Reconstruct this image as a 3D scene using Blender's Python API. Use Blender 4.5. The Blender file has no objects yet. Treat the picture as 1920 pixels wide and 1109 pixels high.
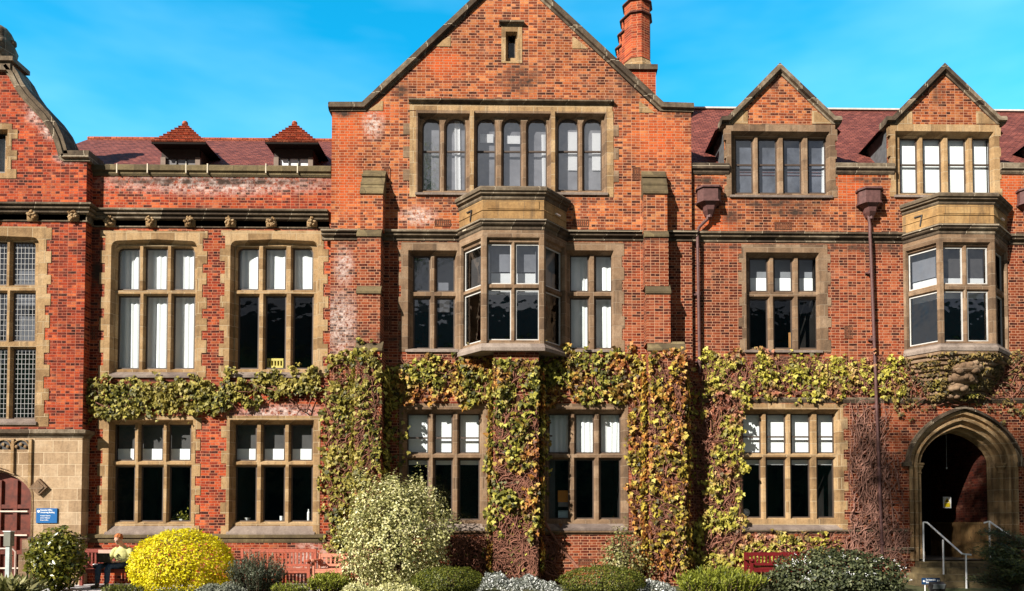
import bpy, bmesh, math, random
import numpy as np
from mathutils import Vector, Matrix, noise
from mathutils.geometry import delaunay_2d_cdt
random.seed(7); rng = np.random.default_rng(7)
R = math.radians
sc = bpy.context.scene
COL = sc.collection

# ------------------------------------------------------------------ camera
F = 1400.0; CX = 1023.0; CY = 937.0; EYE = 1.55
TILT, YAW = R(1.75), R(-0.94)
cd = bpy.data.cameras.new('camera'); cam = bpy.data.objects.new('camera', cd); COL.objects.link(cam)
cam.location = (0, 0, EYE); cam.rotation_euler = (R(90) + TILT, 0, YAW)
cd.sensor_width = 36; cd.lens = 36 * F / 1920
cd.shift_x = (960 - CX) / 1920; cd.shift_y = (CY - 554.5) / 1920
cd.clip_end = 3000
sc.camera = cam
CR = cam.rotation_euler.to_matrix()

# ------------------------------------------------------------------ sky + sun
SUN_AZ, SUN_EL = R(43), R(31)            # sun stands behind the camera, to the left
w = bpy.data.worlds.new("World"); sc.world = w; w.use_nodes = True
nt = w.node_tree; nt.nodes.clear()
def N(tree, t, **k):
    n = tree.nodes.new(t)
    for a, b in k.items(): setattr(n, a, b)
    return n
out = N(nt, 'ShaderNodeOutputWorld'); bg = N(nt, 'ShaderNodeBackground')
sky = N(nt, 'ShaderNodeTexSky', sky_type='NISHITA', sun_disc=False)
sky.sun_elevation = SUN_EL; sky.sun_rotation = R(180) + SUN_AZ
sky.air_density = 1.0; sky.dust_density = 0.3; sky.ozone_density = 1.5
tint = N(nt, 'ShaderNodeMix', data_type='RGBA', blend_type='MULTIPLY')
tint.inputs[0].default_value = 1; tint.inputs[7].default_value = (0.05, 1.56, 1.75, 1)
tc = N(nt, 'ShaderNodeTexCoord'); mp = N(nt, 'ShaderNodeMapping')
mp.inputs['Rotation'].default_value = (0, R(-35), 0); mp.inputs['Scale'].default_value = (1.1, 2.0, 4.2); mp.inputs['Location'].default_value = (2.3, 0.4, 1.2)
nz = N(nt, 'ShaderNodeTexNoise'); nz.inputs['Scale'].default_value = 1.3; nz.inputs['Detail'].default_value = 5; nz.inputs['Roughness'].default_value = .5
mr = N(nt, 'ShaderNodeMapRange'); mr.inputs[1].default_value = .50; mr.inputs[2].default_value = .82; mr.inputs[3].default_value = 0; mr.inputs[4].default_value = .36
cl = N(nt, 'ShaderNodeMix', data_type='RGBA'); cl.inputs[7].default_value = (4.2, 7.6, 9.5, 1)
L = nt.links.new
L(sky.outputs[0], tint.inputs[6]); L(tc.outputs['Generated'], mp.inputs[0]); L(mp.outputs[0], nz.inputs['Vector'])
L(nz.outputs['Fac'], mr.inputs[0]); L(mr.outputs[0], cl.inputs[0]); L(tint.outputs[2], cl.inputs[6])
# grey-white sky added behind the camera to neutralise ambient light and pane reflections
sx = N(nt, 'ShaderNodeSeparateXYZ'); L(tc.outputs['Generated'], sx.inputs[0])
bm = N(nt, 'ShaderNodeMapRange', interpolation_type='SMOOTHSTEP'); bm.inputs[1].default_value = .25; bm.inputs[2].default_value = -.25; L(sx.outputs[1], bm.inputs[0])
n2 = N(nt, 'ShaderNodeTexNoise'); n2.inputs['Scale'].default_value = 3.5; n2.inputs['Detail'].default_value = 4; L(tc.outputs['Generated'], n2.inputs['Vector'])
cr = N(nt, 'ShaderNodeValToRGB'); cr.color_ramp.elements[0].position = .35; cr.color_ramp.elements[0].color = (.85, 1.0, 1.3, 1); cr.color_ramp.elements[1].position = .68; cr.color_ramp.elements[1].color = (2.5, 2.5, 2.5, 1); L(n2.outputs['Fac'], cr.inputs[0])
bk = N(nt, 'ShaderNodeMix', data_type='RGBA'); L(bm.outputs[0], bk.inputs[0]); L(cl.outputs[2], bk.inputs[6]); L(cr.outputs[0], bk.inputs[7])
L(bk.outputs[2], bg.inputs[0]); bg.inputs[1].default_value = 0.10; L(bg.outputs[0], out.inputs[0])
sd = bpy.data.lights.new('sun', 'SUN'); so = bpy.data.objects.new('sun', sd); COL.objects.link(so)
sd.energy = 5.0; sd.angle = R(.5); sd.color = (1, .94, .84)
tosun = Vector((-math.sin(SUN_AZ) * math.cos(SUN_EL), -math.cos(SUN_AZ) * math.cos(SUN_EL), math.sin(SUN_EL)))
so.rotation_euler = tosun.to_track_quat('Z', 'Y').to_euler(); so.location = (-20, -20, 30)
sc.view_settings.view_transform = 'Standard'; sc.view_settings.look = 'None'
sc.view_settings.gamma = 1; sc.view_settings.exposure = 0.95

# ------------------------------------------------------------------ pixel of the photo -> point on a plane y = Y
def P(px, py, Y):
    d = CR @ Vector(((px - CX) / F, (CY - py) / F, -1)); t = Y / d.y
    return d.x * t, EYE + d.z * t
def PX(px, py, Y): return P(px, py, Y)[0]
def PZ(px, py, Y): return P(px, py, Y)[1]
def TOPX(x, y, z):
    v = CR.transposed() @ Vector((x, y, z - EYE)); return CX + F * v.x / -v.z, CY - F * v.y / -v.z
def RECT(a, b, c, d, Y):        # px0,py0(top),px1,py1(bottom) -> x0,x1,z0,z1
    return PX(a, (b + d) / 2, Y), PX(c, (b + d) / 2, Y), PZ((a + c) / 2, d, Y), PZ((a + c) / 2, b, Y)

# ------------------------------------------------------------------ objects
def tag(o, label=None, cat=None, group=None, kind=None):
    if label: o['label'] = label
    if cat: o['category'] = cat
    if group: o['group'] = group
    if kind: o['kind'] = kind
    return o
def empty(name, loc, label, cat, group=None):
    o = bpy.data.objects.new(name, None); COL.objects.link(o); o.location = loc; o.empty_display_size = .2
    return tag(o, label, cat, group)
def wloc(o):
    v = Vector((0, 0, 0))
    while o is not None: v += o.location; o = o.parent
    return v
def link(name, me, mat, parent=None, loc=None):
    o = bpy.data.objects.new(name, me); COL.objects.link(o)
    if parent is not None: o.parent = parent
    if loc is not None: o.location = loc
    if mat is not None and not me.materials:
        for m in (mat if isinstance(mat, (list, tuple)) else [mat]): me.materials.append(m)
    return o
class FR:       # local frame: u along the wall, w inwards, z up
    def __init__(s, ox=0, oy=0, ang=0): s.ox, s.oy, s.c, s.s = ox, oy, math.cos(ang), math.sin(ang)
    def __call__(s, u, w_, z): return (s.ox + u * s.c - w_ * s.s, s.oy + u * s.s + w_ * s.c, z)
ID = FR()
def inpoly(x, y, poly):
    c = False; n = len(poly); j = n - 1
    for i in range(n):
        xi, yi = poly[i][0], poly[i][1]; xj, yj = poly[j][0], poly[j][1]
        if (yi > y) != (yj > y) and x < (xj - xi) * (y - yi) / (yj - yi) + xi: c = not c
        j = i
    return c
class MB:
    def __init__(s): s.v, s.f = [], []
    def add(s, vs, fs):
        b = len(s.v); s.v += [tuple(v) for v in vs]; s.f += [tuple(b + i for i in f) for f in fs]; return s
    def box(s, x0, x1, y0, y1, z0, z1, fr=ID):
        if x0 > x1: x0, x1 = x1, x0
        vs = [fr(x, y, z) for z in (z0, z1) for (x, y) in ((x0, y0), (x1, y0), (x1, y1), (x0, y1))]
        return s.add(vs, [(0, 3, 2, 1), (4, 5, 6, 7), (0, 1, 5, 4), (1, 2, 6, 5), (2, 3, 7, 6), (3, 0, 4, 7)])
    def cbox(s, cx, cy, cz, sx, sy, sz, rot=None):
        vs = []
        for z in (-1, 1):
            for x, y in ((-1, -1), (1, -1), (1, 1), (-1, 1)):
                v = Vector((x * sx / 2, y * sy / 2, z * sz / 2))
                if rot is not None: v = rot @ v
                vs.append((v.x + cx, v.y + cy, v.z + cz))
        return s.add(vs, [(0, 3, 2, 1), (4, 5, 6, 7), (0, 1, 5, 4), (1, 2, 6, 5), (2, 3, 7, 6), (3, 0, 4, 7)])
    def plate(s, loops, w_, fr=ID):          # polygon with holes in the (u, z) plane
        vs = []; es = []
        for l in loops:
            b = len(vs); n = len(l); vs += [Vector((p[0], p[1])) for p in l]; es += [(b + i, b + (i + 1) % n) for i in range(n)]
        ov, _, of, _, _, _ = delaunay_2d_cdt(vs, es, [], 0, 1e-5)
        keep = []
        for f in of:
            cx = sum(ov[i].x for i in f) / len(f); cz = sum(ov[i].y for i in f) / len(f)
            if inpoly(cx, cz, loops[0]) and not any(inpoly(cx, cz, h) for h in loops[1:]): keep.append(tuple(f))
        return s.add([fr(p.x, w_, p.y) for p in ov], keep)
    def loft(s, a, wa, b, wb, fr=ID, closed=True):
        n = len(a); vs = [fr(p[0], wa, p[1]) for p in a] + [fr(p[0], wb, p[1]) for p in b]
        return s.add(vs, [(i, (i + 1) % n, n + (i + 1) % n, n + i) for i in range(n if closed else n - 1)])
    def prism(s, poly, w0, w1, fr=ID):       # polygon in (u, z) extruded in w
        s.plate([poly], w0, fr); s.plate([poly], w1, fr); return s.loft(poly, w0, poly, w1, fr)
    def xprism(s, prof, x0, x1, fr=ID):      # profile in (w, z) extruded in u
        n = len(prof); vs = [fr(x0, p[0], p[1]) for p in prof] + [fr(x1, p[0], p[1]) for p in prof]
        return s.add(vs, [tuple(range(n)), tuple(range(2 * n - 1, n - 1, -1))] + [(i, (i + 1) % n, n + (i + 1) % n, n + i) for i in range(n)])
    def mould(s, path, prof, z0=0):          # prof: list of (out, z); path runs left to right, outwards is the right-hand side
        n = len(path); m = len(prof); offs = []
        for i in range(n):
            ds = []
            if i > 0: ds.append((Vector(path[i]) - Vector(path[i - 1])).normalized())
            if i < n - 1: ds.append((Vector(path[i + 1]) - Vector(path[i])).normalized())
            ns = [Vector((d.y, -d.x)) for d in ds]
            if len(ns) == 2:
                b = (ns[0] + ns[1]); b = b / max(.3, b.length_squared) * 2 ; b = b / 1.0
                offs.append(b * 1.0)
            else: offs.append(ns[0])
        vs = []
        for (p, o) in zip(path, offs):
            for (q, z) in prof: vs.append((p[0] + o.x * q, p[1] + o.y * q, z0 + z))
        fs = []
        for i in range(n - 1):
            for j in range(m):
                k = (j + 1) % m; fs.append((i * m + j, i * m + k, (i + 1) * m + k, (i + 1) * m + j))
        fs.append(tuple(range(m))); fs.append(tuple((n - 1) * m + m - 1 - j for j in range(m)))
        return s.add(vs, fs)
    def tube(s, pts, rad, k=6, caps=True):
        pts = [Vector(p) for p in pts]; n = len(pts); vs = []; fs = []
        rad = rad if isinstance(rad, (list, tuple)) else [rad] * n
        up = Vector((0, 0, 1))
        for i, p in enumerate(pts):
            d = (pts[min(i + 1, n - 1)] - pts[max(i - 1, 0)]).normalized()
            a = d.cross(Vector((0.13, 1, 0.2)))
            if a.length < .2: a = d.cross(Vector((1, 0, 0)))
            a.normalize(); b = d.cross(a)
            for j in range(k):
                t = 2 * math.pi * j / k; vs.append(p + (a * math.cos(t) + b * math.sin(t)) * rad[i])
        for i in range(n - 1):
            for j in range(k): fs.append((i * k + j, i * k + (j + 1) % k, (i + 1) * k + (j + 1) % k, (i + 1) * k + j))
        if caps: fs.append(tuple(range(k))); fs.append(tuple((n - 1) * k + k - 1 - j for j in range(k)))
        return s.add(vs, fs)
    def lathe(s, cx, cy, prof, k=12, a0=0, sy=1):  # prof (r, z)
        vs = []; fs = []; n = len(prof)
        for (r, z) in prof:
            for j in range(k):
                t = a0 + 2 * math.pi * j / k; vs.append((cx + r * math.cos(t), cy + r * math.sin(t) * sy, z))
        for i in range(n - 1):
            for j in range(k): fs.append((i * k + j, i * k + (j + 1) % k, (i + 1) * k + (j + 1) % k, (i + 1) * k + j))
        fs.append(tuple(range(k))); fs.append(tuple((n - 1) * k + k - 1 - j for j in range(k)))
        return s.add(vs, fs)
    def ell(s, c, r, n=10, m=8, rot=None):
        vs = []; fs = []
        for i in range(m + 1):
            ph = math.pi * i / m
            for j in range(n):
                t = 2 * math.pi * j / n
                v = Vector((r[0] * math.sin(ph) * math.cos(t), r[1] * math.sin(ph) * math.sin(t), r[2] * math.cos(ph)))
                if rot is not None: v = rot @ v
                vs.append((v.x + c[0], v.y + c[1], v.z + c[2]))
        for i in range(m):
            for j in range(n): fs.append((i * n + j, i * n + (j + 1) % n, (i + 1) * n + (j + 1) % n, (i + 1) * n + j))
        return s.add(vs, fs)
    def build_split(s, name, mat, parent=None, smooth=False):
        par = list(range(len(s.v)))
        def find(i):
            while par[i] != i: par[i] = par[par[i]]; i = par[i]
            return i
        for f in s.f:
            r = find(f[0])
            for i in f[1:]: par[find(i)] = r
        comps = {}
        for f in s.f: comps.setdefault(find(f[0]), []).append(f)
        for fs in comps.values():
            ids = sorted({i for f in fs for i in f}); mp_ = {i: k for k, i in enumerate(ids)}
            m = MB(); m.add([s.v[i] for i in ids], [tuple(mp_[i] for i in f) for f in fs]); m.build(name, mat, parent, smooth)
    def build(s, name, mat, parent=None, smooth=False, loc=None):
        o = wloc(parent) if parent is not None else Vector((0, 0, 0))
        if loc is not None: o = o + Vector(loc) if parent is not None else Vector(loc)
        me = bpy.data.meshes.new(name)
        me.from_pydata([(v[0] - o.x, v[1] - o.y, v[2] - o.z) for v in s.v], [], s.f)
        if smooth: me.polygons.foreach_set('use_smooth', [True] * len(me.polygons))
        me.update()
        return link(name, me, mat, parent, loc)

# ------------------------------------------------------------------ materials
class MT:
    def __init__(s, name):
        s.m = bpy.data.materials.new(name); s.m.use_nodes = True; s.t = s.m.node_tree; s.t.nodes.clear()
        s.out = s.n('ShaderNodeOutputMaterial'); s.b = s.n('ShaderNodeBsdfPrincipled'); s.l(s.b.outputs[0], s.out.inputs[0])
    def n(s, t, **k): return N(s.t, t, **k)
    def l(s, a, b): s.t.links.new(a, b)
    def set(s, node, i, v):
        if isinstance(v, bpy.types.NodeSocket): s.l(v, node.inputs[i])
        else: node.inputs[i].default_value = v
    def pos(s): return s.n('ShaderNodeNewGeometry').outputs['Position']
    def math(s, op, a, b=0.0, c=None, clamp=False):
        n = s.n('ShaderNodeMath', operation=op, use_clamp=clamp); s.set(n, 0, a); s.set(n, 1, b)
        if c is not None: s.set(n, 2, c)
        return n.outputs[0]
    def vm(s, op, a, b=None):
        n = s.n('ShaderNodeVectorMath', operation=op); s.set(n, 0, a)
        if b is not None: s.set(n, 1, b)
        return n
    def noise(s, scale, detail=3, rough=.55, vec=None, sc3=None):
        v = vec if vec is not None else s.pos()
        if sc3: v = s.vm('MULTIPLY', v, sc3).outputs[0]
        n = s.n('ShaderNodeTexNoise'); s.l(v, n.inputs['Vector']); n.inputs['Scale'].default_value = scale
        n.inputs['Detail'].default_value = detail; n.inputs['Roughness'].default_value = rough
        return n.outputs['Fac']
    def mr(s, v, a, b, c=0.0, d=1.0):
        n = s.n('ShaderNodeMapRange'); s.set(n, 0, v); n.inputs[1].default_value = a; n.inputs[2].default_value = b
        n.inputs[3].default_value = c; n.inputs[4].default_value = d; return n.outputs[0]
    def ramp(s, v, stops, interp='LINEAR'):
        n = s.n('ShaderNodeValToRGB'); n.color_ramp.interpolation = interp; e = n.color_ramp.elements
        while len(e) < len(stops): e.new(.5)
        for x, (p, c) in zip(e, stops): x.position = p; x.color = (*c, 1)
        s.l(v, n.inputs[0]); return n.outputs[0]
    def mix(s, f, a, b, mode='MIX'):
        n = s.n('ShaderNodeMix', data_type='RGBA', blend_type=mode)
        s.set(n, 0, f)
        for i, c in ((6, a), (7, b)):
            if isinstance(c, tuple): n.inputs[i].default_value = (*c, 1) if len(c) == 3 else c
            else: s.l(c, n.inputs[i])
        return n.outputs[2]
    def col(s, c):
        if isinstance(c, tuple): s.b.inputs['Base Color'].default_value = (*c, 1)
        else: s.l(c, s.b.inputs['Base Color'])
        return s
    def rough(s, r, spec=.3):
        s.set(s.b, 'Roughness', r); s.b.inputs['Specular IOR Level'].default_value = spec; return s
    def bump(s, h, dist=.01, strength=1.0):
        n = s.n('ShaderNodeBump'); n.inputs['Distance'].default_value = dist; n.inputs['Strength'].default_value = strength
        s.l(h, n.inputs['Height']); s.l(n.outputs[0], s.b.inputs['Normal']); return s
def ellipses(M, es, nz_):
    acc = None; p = M.pos()
    for (cx, cz, rx, rz) in es:
        d = M.vm('SUBTRACT', p, (cx, 0, cz)).outputs[0]
        d = M.vm('MULTIPLY', d, (1 / rx, 0, 1 / rz)).outputs[0]
        ln = M.vm('LENGTH', d).outputs['Value']
        v = M.mr(ln, .35, 1.15, 1, 0)
        acc = v if acc is None else M.math('MAXIMUM', acc, v)
    return M.math('MULTIPLY', acc, nz_, clamp=True)
def brick_mat(name, ramp, mortar, low=None, lowz=(7.4, 9.2), white=None, soot=None, k=1.0, oblique=None, vivid=None):
    M = MT(name); p = M.pos(); s = M.n('ShaderNodeSeparateXYZ'); M.l(p, s.inputs[0])
    u = M.math('ADD', s.outputs[0], M.math('MULTIPLY', s.outputs[1], k))
    wob = M.noise(2.5, 2)
    c = M.n('ShaderNodeCombineXYZ'); M.l(u, c.inputs[0]); M.l(M.math('ADD', s.outputs[2], M.math('MULTIPLY', wob, .02)), c.inputs[1])
    def bt(c1, c2, mc):
        b = M.n('ShaderNodeTexBrick'); M.l(c.outputs[0], b.inputs['Vector'])
        b.offset = .5; b.squash = .52; b.squash_frequency = 2
        b.inputs['Color1'].default_value = c1; b.inputs['Color2'].default_value = c2; b.inputs['Mortar'].default_value = mc
        b.inputs['Scale'].default_value = 1; b.inputs['Mortar Size'].default_value = .0072; b.inputs['Mortar Smooth'].default_value = .4
        b.inputs['Brick Width'].default_value = .222; b.inputs['Row Height'].default_value = .0705; return b
    b = bt((0, 0, 0, 1), (1, 1, 1, 1), (.5, .5, .5, 1))
    rv = M.math('ADD', b.outputs['Color'], M.math('MULTIPLY', M.math('SUBTRACT', M.noise(11, 4, .7), .5), 1.1), clamp=True)
    col = M.ramp(rv, ramp)
    if low:
        f = M.mr(M.math('ADD', s.outputs[2], M.math('MULTIPLY', M.noise(.8, 3), 2.2)), lowz[0] + 1.1, lowz[1] + 1.1, 1, 0)
        col = M.mix(f, col, M.mix(1.0, col, low, 'MULTIPLY'))
    fac = M.mr(M.noise(.9, 4), .35, .7, .72, 1.22)
    col = M.mix(1.0, col, M.ramp(fac, [(0, (.72, .72, .72)), (1, (1, 1, 1))]), 'MULTIPLY')
    # weathering: irregular dark sooty bricks and paler rubbed ones
    dk = M.mr(M.noise(3.2, 6, .7), .52, .72, 0, .7)
    col = M.mix(dk, col, (.05, .022, .015))
    run = M.mr(M.noise(1.0, 5, .7, sc3=(6, 6, .55)), .54, .72, 0, .5)
    col = M.mix(run, col, (.07, .035, .024))
    big = M.mr(M.noise(.45, 3, .6), .36, .62, .62, 1.12); cb_ = M.n('ShaderNodeCombineXYZ')
    for i_ in range(3): M.l(big, cb_.inputs[i_])
    col = M.mix(1.0, col, cb_.outputs[0], 'MULTIPLY')
    col = M.mix(b.outputs['Fac'], col, mortar)
    pale = M.mr(M.noise(2.6, 6, .75, sc3=(1, 1, 1.8)), .54, .76, 0, .45)
    col = M.mix(pale, col, (.46, .22, .13))
    if vivid: col = M.mix(ellipses(M, vivid, M.mr(M.noise(5, 3), .3, .6, .2, .9)), col, M.mix(b.outputs['Fac'], (.50, .085, .018), mortar))
    if white: col = M.mix(ellipses(M, white, M.math('MULTIPLY', M.mr(M.noise(11, 5, .75), .40, .56, .0, 1.0), M.mr(rv, .1, .7, .35, 1))), col, (.50, .40, .36))
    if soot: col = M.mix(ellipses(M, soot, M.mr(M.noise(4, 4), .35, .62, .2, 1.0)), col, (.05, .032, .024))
    M.col(col).rough(.9, .15)
    h = M.math('SUBTRACT', 1.0, b.outputs['Fac'])
    h = M.math('ADD', h, M.math('MULTIPLY', M.noise(40, 3), .5))
    M.bump(h, .012, .9); return M.m
RED = [(0, (.035, .010, .008)), (.25, (.14, .020, .011)), (.55, (.30, .040, .014)), (.8, (.42, .066, .019)), (1, (.48, .12, .04))]
ORG = [(0, (.045, .014, .009)), (.22, (.15, .034, .015)), (.5, (.29, .066, .021)), (.78, (.42, .112, .032)), (1, (.50, .19, .07))]
def stone_mat(name, ramp, bw=.62, bh=.3, joint=(.42, .32, .2), streak=.5, mort=.007, dirt=(.07, .05, .035)):
    M = MT(name); p = M.pos(); s = M.n('ShaderNodeSeparateXYZ'); M.l(p, s.inputs[0])
    c = M.n('ShaderNodeCombineXYZ'); M.l(M.math('ADD', s.outputs[0], s.outputs[1]), c.inputs[0]); M.l(s.outputs[2], c.inputs[1])
    b = M.n('ShaderNodeTexBrick'); M.l(c.outputs[0], b.inputs['Vector']); b.offset = .37; b.squash = .7; b.squash_frequency = 3
    b.inputs['Color1'].default_value = (0, 0, 0, 1); b.inputs['Color2'].default_value = (1, 1, 1, 1); b.inputs['Mortar'].default_value = (.5, .5, .5, 1)
    b.inputs['Scale'].default_value = 1; b.inputs['Mortar Size'].default_value = mort; b.inputs['Mortar Smooth'].default_value = .2
    b.inputs['Brick Width'].default_value = bw; b.inputs['Row Height'].default_value = bh
    v = M.math('ADD', M.math('MULTIPLY', b.outputs['Color'], .35), M.math('MULTIPLY', M.noise(3.5, 6, .65), .75), clamp=True)
    col = M.ramp(v, ramp)
    st = M.mr(M.noise(1.0, 5, .65, sc3=(7, 7, .9)), .5, .72, 0, streak)
    col = M.mix(st, col, dirt)
    gr = M.mr(M.noise(22, 4, .7), .42, .7, 0, .30)
    col = M.mix(gr, col, dirt)
    col = M.mix(b.outputs['Fac'], col, joint)
    M.col(col).rough(.92, .15)
    h = M.math('ADD', M.noise(30, 4, .7), M.math('MULTIPLY', b.outputs['Fac'], -.6)); M.bump(h, .015, .8); return M.m
STONE = stone_mat('sandstone', [(0, (.09, .052, .026)), (.35, (.22, .132, .062)), (.6, (.37, .235, .115)), (1, (.54, .39, .23))], streak=.62)
PALE = stone_mat('sandstone_pale', [(0, (.15, .095, .055)), (.35, (.29, .19, .11)), (.6, (.42, .29, .175)), (1, (.58, .45, .31))], joint=(.56, .43, .29), streak=.42)
BROWN = stone_mat('sandstone_brown', [(0, (.05, .032, .022)), (.35, (.12, .075, .046)), (.6, (.22, .138, .082)), (1, (.38, .27, .18))], joint=(.26, .19, .13), streak=.6)
OCHRE = stone_mat('sandstone_ochre', [(0, (.07, .04, .018)), (.35, (.21, .115, .045)), (.6, (.37, .22, .09)), (1, (.50, .35, .17))], bw=.9, bh=.5, joint=(.2, .13, .07), streak=.65)
DARKST = stone_mat('weathered_stone', [(0, (.02, .015, .011)), (.4, (.065, .046, .032)), (.65, (.16, .12, .08)), (1, (.46, .38, .28))], bw=1.1, bh=.9, joint=(.45, .38, .28), streak=.5, mort=.006, dirt=(.025, .02, .016))
MOSSY = stone_mat('mossy_stone', [(0, (.03, .024, .014)), (.4, (.085, .064, .036)), (.65, (.16, .12, .062)), (1, (.32, .25, .13))], bw=.9, bh=.5, joint=(.09, .07, .04), streak=.5)
SILLST = stone_mat('sill_stone', [(0, (.07, .055, .05)), (.4, (.15, .115, .10)), (.65, (.24, .19, .16)), (1, (.38, .31, .26))], bw=1.4, bh=1.0, joint=(.2, .16, .13), streak=.3)
def simple(name, c, r=.6, spec=.4, metal=0, var=.15, sc_=8):
    M = MT(name); n = M.noise(sc_, 4, .6)
    col = M.mix(M.mr(n, .3, .7, 0, 1), tuple(x * (1 - var) for x in c), tuple(min(1, x * (1 + var)) for x in c))
    M.col(col).rough(r, spec); M.b.inputs['Metallic'].default_value = metal; return M.m
CURT = simple('white_curtain', (.86, .87, .88), .8, .1, var=.03, sc_=3)
GREY = simple('grey_panel', (.22, .225, .25), .8, .1, var=.2, sc_=2)
MIDG = simple('dark_grey_panel', (.085, .08, .08), .8, .1, var=.2, sc_=2)  # plain dark grey for flat covers behind panes
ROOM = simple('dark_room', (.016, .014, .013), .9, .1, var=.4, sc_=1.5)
CASE = simple('bronze_casement', (.07, .05, .04), .5, .3)
WCASE = simple('white_casement', (.48, .47, .45), .5, .3)
IRON = simple('rust_brown_iron', (.10, .046, .042), .6, .3, var=.3, sc_=14)
IRONDK = simple('dark_iron', (.03, .027, .027), .5, .4, var=.3)
STEEL = simple('brushed_steel', (.88, .88, .88), .35, .5, metal=.25, var=.05)
TEAK = simple('oiled_hardwood', (.20, .042, .030), .6, .25, var=.4, sc_=20)
TEAKP = simple('sunlit_bench_wood', (.52, .20, .13), .6, .25, var=.25, sc_=20)  # paler copy of bench wood; white light on the slats put into colour
DOORW = simple('varnished_door', (.11, .021, .010), .4, .5, var=.45, sc_=7)
AIRB = simple('terracotta_vent', (.12, .05, .03), .9, .1, var=.4, sc_=30)
LEAD = simple('lead_sheet', (.10, .105, .11), .5, .4, var=.3)
WHITE = simple('white_paint', (.8, .8, .8), .5, .3, var=.02)
PAPER = simple('white_paper', (.75, .75, .74), .8, .2, var=.02)
BARK = simple('creeper_bark', (.27, .17, .12), .9, .1, var=.5, sc_=12)
BARKP = simple('bare_creeper_stem', (.24, .125, .095), .9, .1, var=.5, sc_=9)
TRUNK = simple('shrub_bark', (.09, .06, .04), .9, .1, var=.4)
def roof_mat(name, a, b, k=1.0):
    M = MT(name); s = M.n('ShaderNodeSeparateXYZ'); M.l(M.pos(), s.inputs[0])
    c = M.n('ShaderNodeCombineXYZ'); M.l(M.math('ADD', s.outputs[0], M.math('MULTIPLY', s.outputs[1], k)), c.inputs[0]); M.l(s.outputs[2], c.inputs[1])
    t = M.n('ShaderNodeTexBrick'); M.l(c.outputs[0], t.inputs['Vector'])
    t.inputs['Color1'].default_value = (0, 0, 0, 1); t.inputs['Color2'].default_value = (1, 1, 1, 1); t.inputs['Mortar'].default_value = (.1, .1, .1, 1)
    t.inputs['Scale'].default_value = 1; t.inputs['Mortar Size'].default_value = .007; t.inputs['Brick Width'].default_value = .17; t.inputs['Row Height'].default_value = .075
    v = M.math('ADD', M.math('MULTIPLY', t.outputs['Color'], .5), M.math('MULTIPLY', M.noise(2.5, 5, .7), .6), clamp=True)
    col = M.ramp(v, [(0, tuple(x * .35 for x in a)), (.4, a), (.75, b), (1, tuple(min(1, x * 1.5) for x in b))])
    col = M.mix(t.outputs['Fac'], col, tuple(x * .3 for x in a))
    M.col(col).rough(.8, .2); M.bump(M.math('SUBTRACT', M.noise(30, 3), t.outputs['Fac']), .02, 1); return M.m
ROOF = roof_mat('clay_tile_roof', (.13, .036, .028), (.21, .062, .045), 0)
ROOFR = roof_mat('dormer_tile', (.34, .075, .035), (.48, .14, .07), 0)
# glass: clear pane with a faint reflection, lets the sun through
def glass_mat(name, f, tintc=(.92, .95, .95)):
    M = MT(name); M.t.nodes.remove(M.b)
    tr = M.n('ShaderNodeBsdfTransparent'); tr.inputs[0].default_value = (*tintc, 1)
    gl = M.n('ShaderNodeBsdfGlossy'); gl.inputs['Roughness'].default_value = .03; gl.inputs[0].default_value = (1, 1, 1, 1)
    bp = M.n('ShaderNodeBump'); bp.inputs['Distance'].default_value = .010; bp.inputs['Strength'].default_value = .9
    M.l(M.noise(2.3, 2), bp.inputs['Height']); M.l(bp.outputs[0], gl.inputs['Normal'])
    mx = M.n('ShaderNodeMixShader'); mx.inputs[0].default_value = f
    M.l(tr.outputs[0], mx.inputs[1]); M.l(gl.outputs[0], mx.inputs[2]); M.l(mx.outputs[0], M.out.inputs[0]); return M.m
GLASS = glass_mat('window_glass', .07)
GLASSH = glass_mat('high_window_glass', .34, (.85, .86, .88))
GLASSR = glass_mat('reflective_glass', .20, (.8, .82, .84))

# ------------------------------------------------------------------ leaves
def leaf_mat(name, ramps, nscale=1.2, trans=.25, rough=.55, spec=.35, contrast=(.42, .58)):
    M = MT(name); g = M.n('ShaderNodeNewGeometry'); rv = g.outputs['Random Per Island']
    cols = [M.ramp(rv, r) for r in ramps]; col = cols[0]
    if len(cols) > 1: col = M.mix(M.mr(M.noise(nscale, 3, .6), *contrast), cols[0], cols[1])
    M.col(col).rough(rough, spec)
    tl = M.n('ShaderNodeBsdfTranslucent'); M.l(col, tl.inputs[0]); mx = M.n('ShaderNodeMixShader'); mx.inputs[0].default_value = trans
    M.l(M.b.outputs[0], mx.inputs[1]); M.l(tl.outputs[0], mx.inputs[2]); M.l(mx.outputs[0], M.out.inputs[0]); return M.m
G_ = [(0, (.022, .026, .005)), (.4, (.10, .098, .012)), (.75, (.24, .21, .025)), (1, (.45, .40, .08))]
O_ = [(0, (.05, .018, .006)), (.35, (.24, .075, .014)), (.7, (.46, .18, .035)), (1, (.56, .38, .09))]
PK = [(0, (.07, .02, .012)), (.5, (.27, .085, .045)), (1, (.48, .22, .13))]
LM_GREEN = leaf_mat('ivy_green', [G_, [(0, (.07, .06, .01)), (.5, (.27, .22, .03)), (1, (.44, .36, .09))]])
LM_MIX = leaf_mat('ivy_turning', [[(0, (.025, .028, .005)), (.4, (.12, .115, .013)), (.75, (.29, .26, .03)), (1, (.50, .46, .09))], O_], 1.4, contrast=(.48, .62))
LM_ORANGE = leaf_mat('ivy_orange', [O_, [(0, (.03, .025, .005)), (.4, (.17, .12, .014)), (.75, (.38, .29, .03)), (1, (.56, .46, .08))]], 1.8, contrast=(.42, .55))
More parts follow.
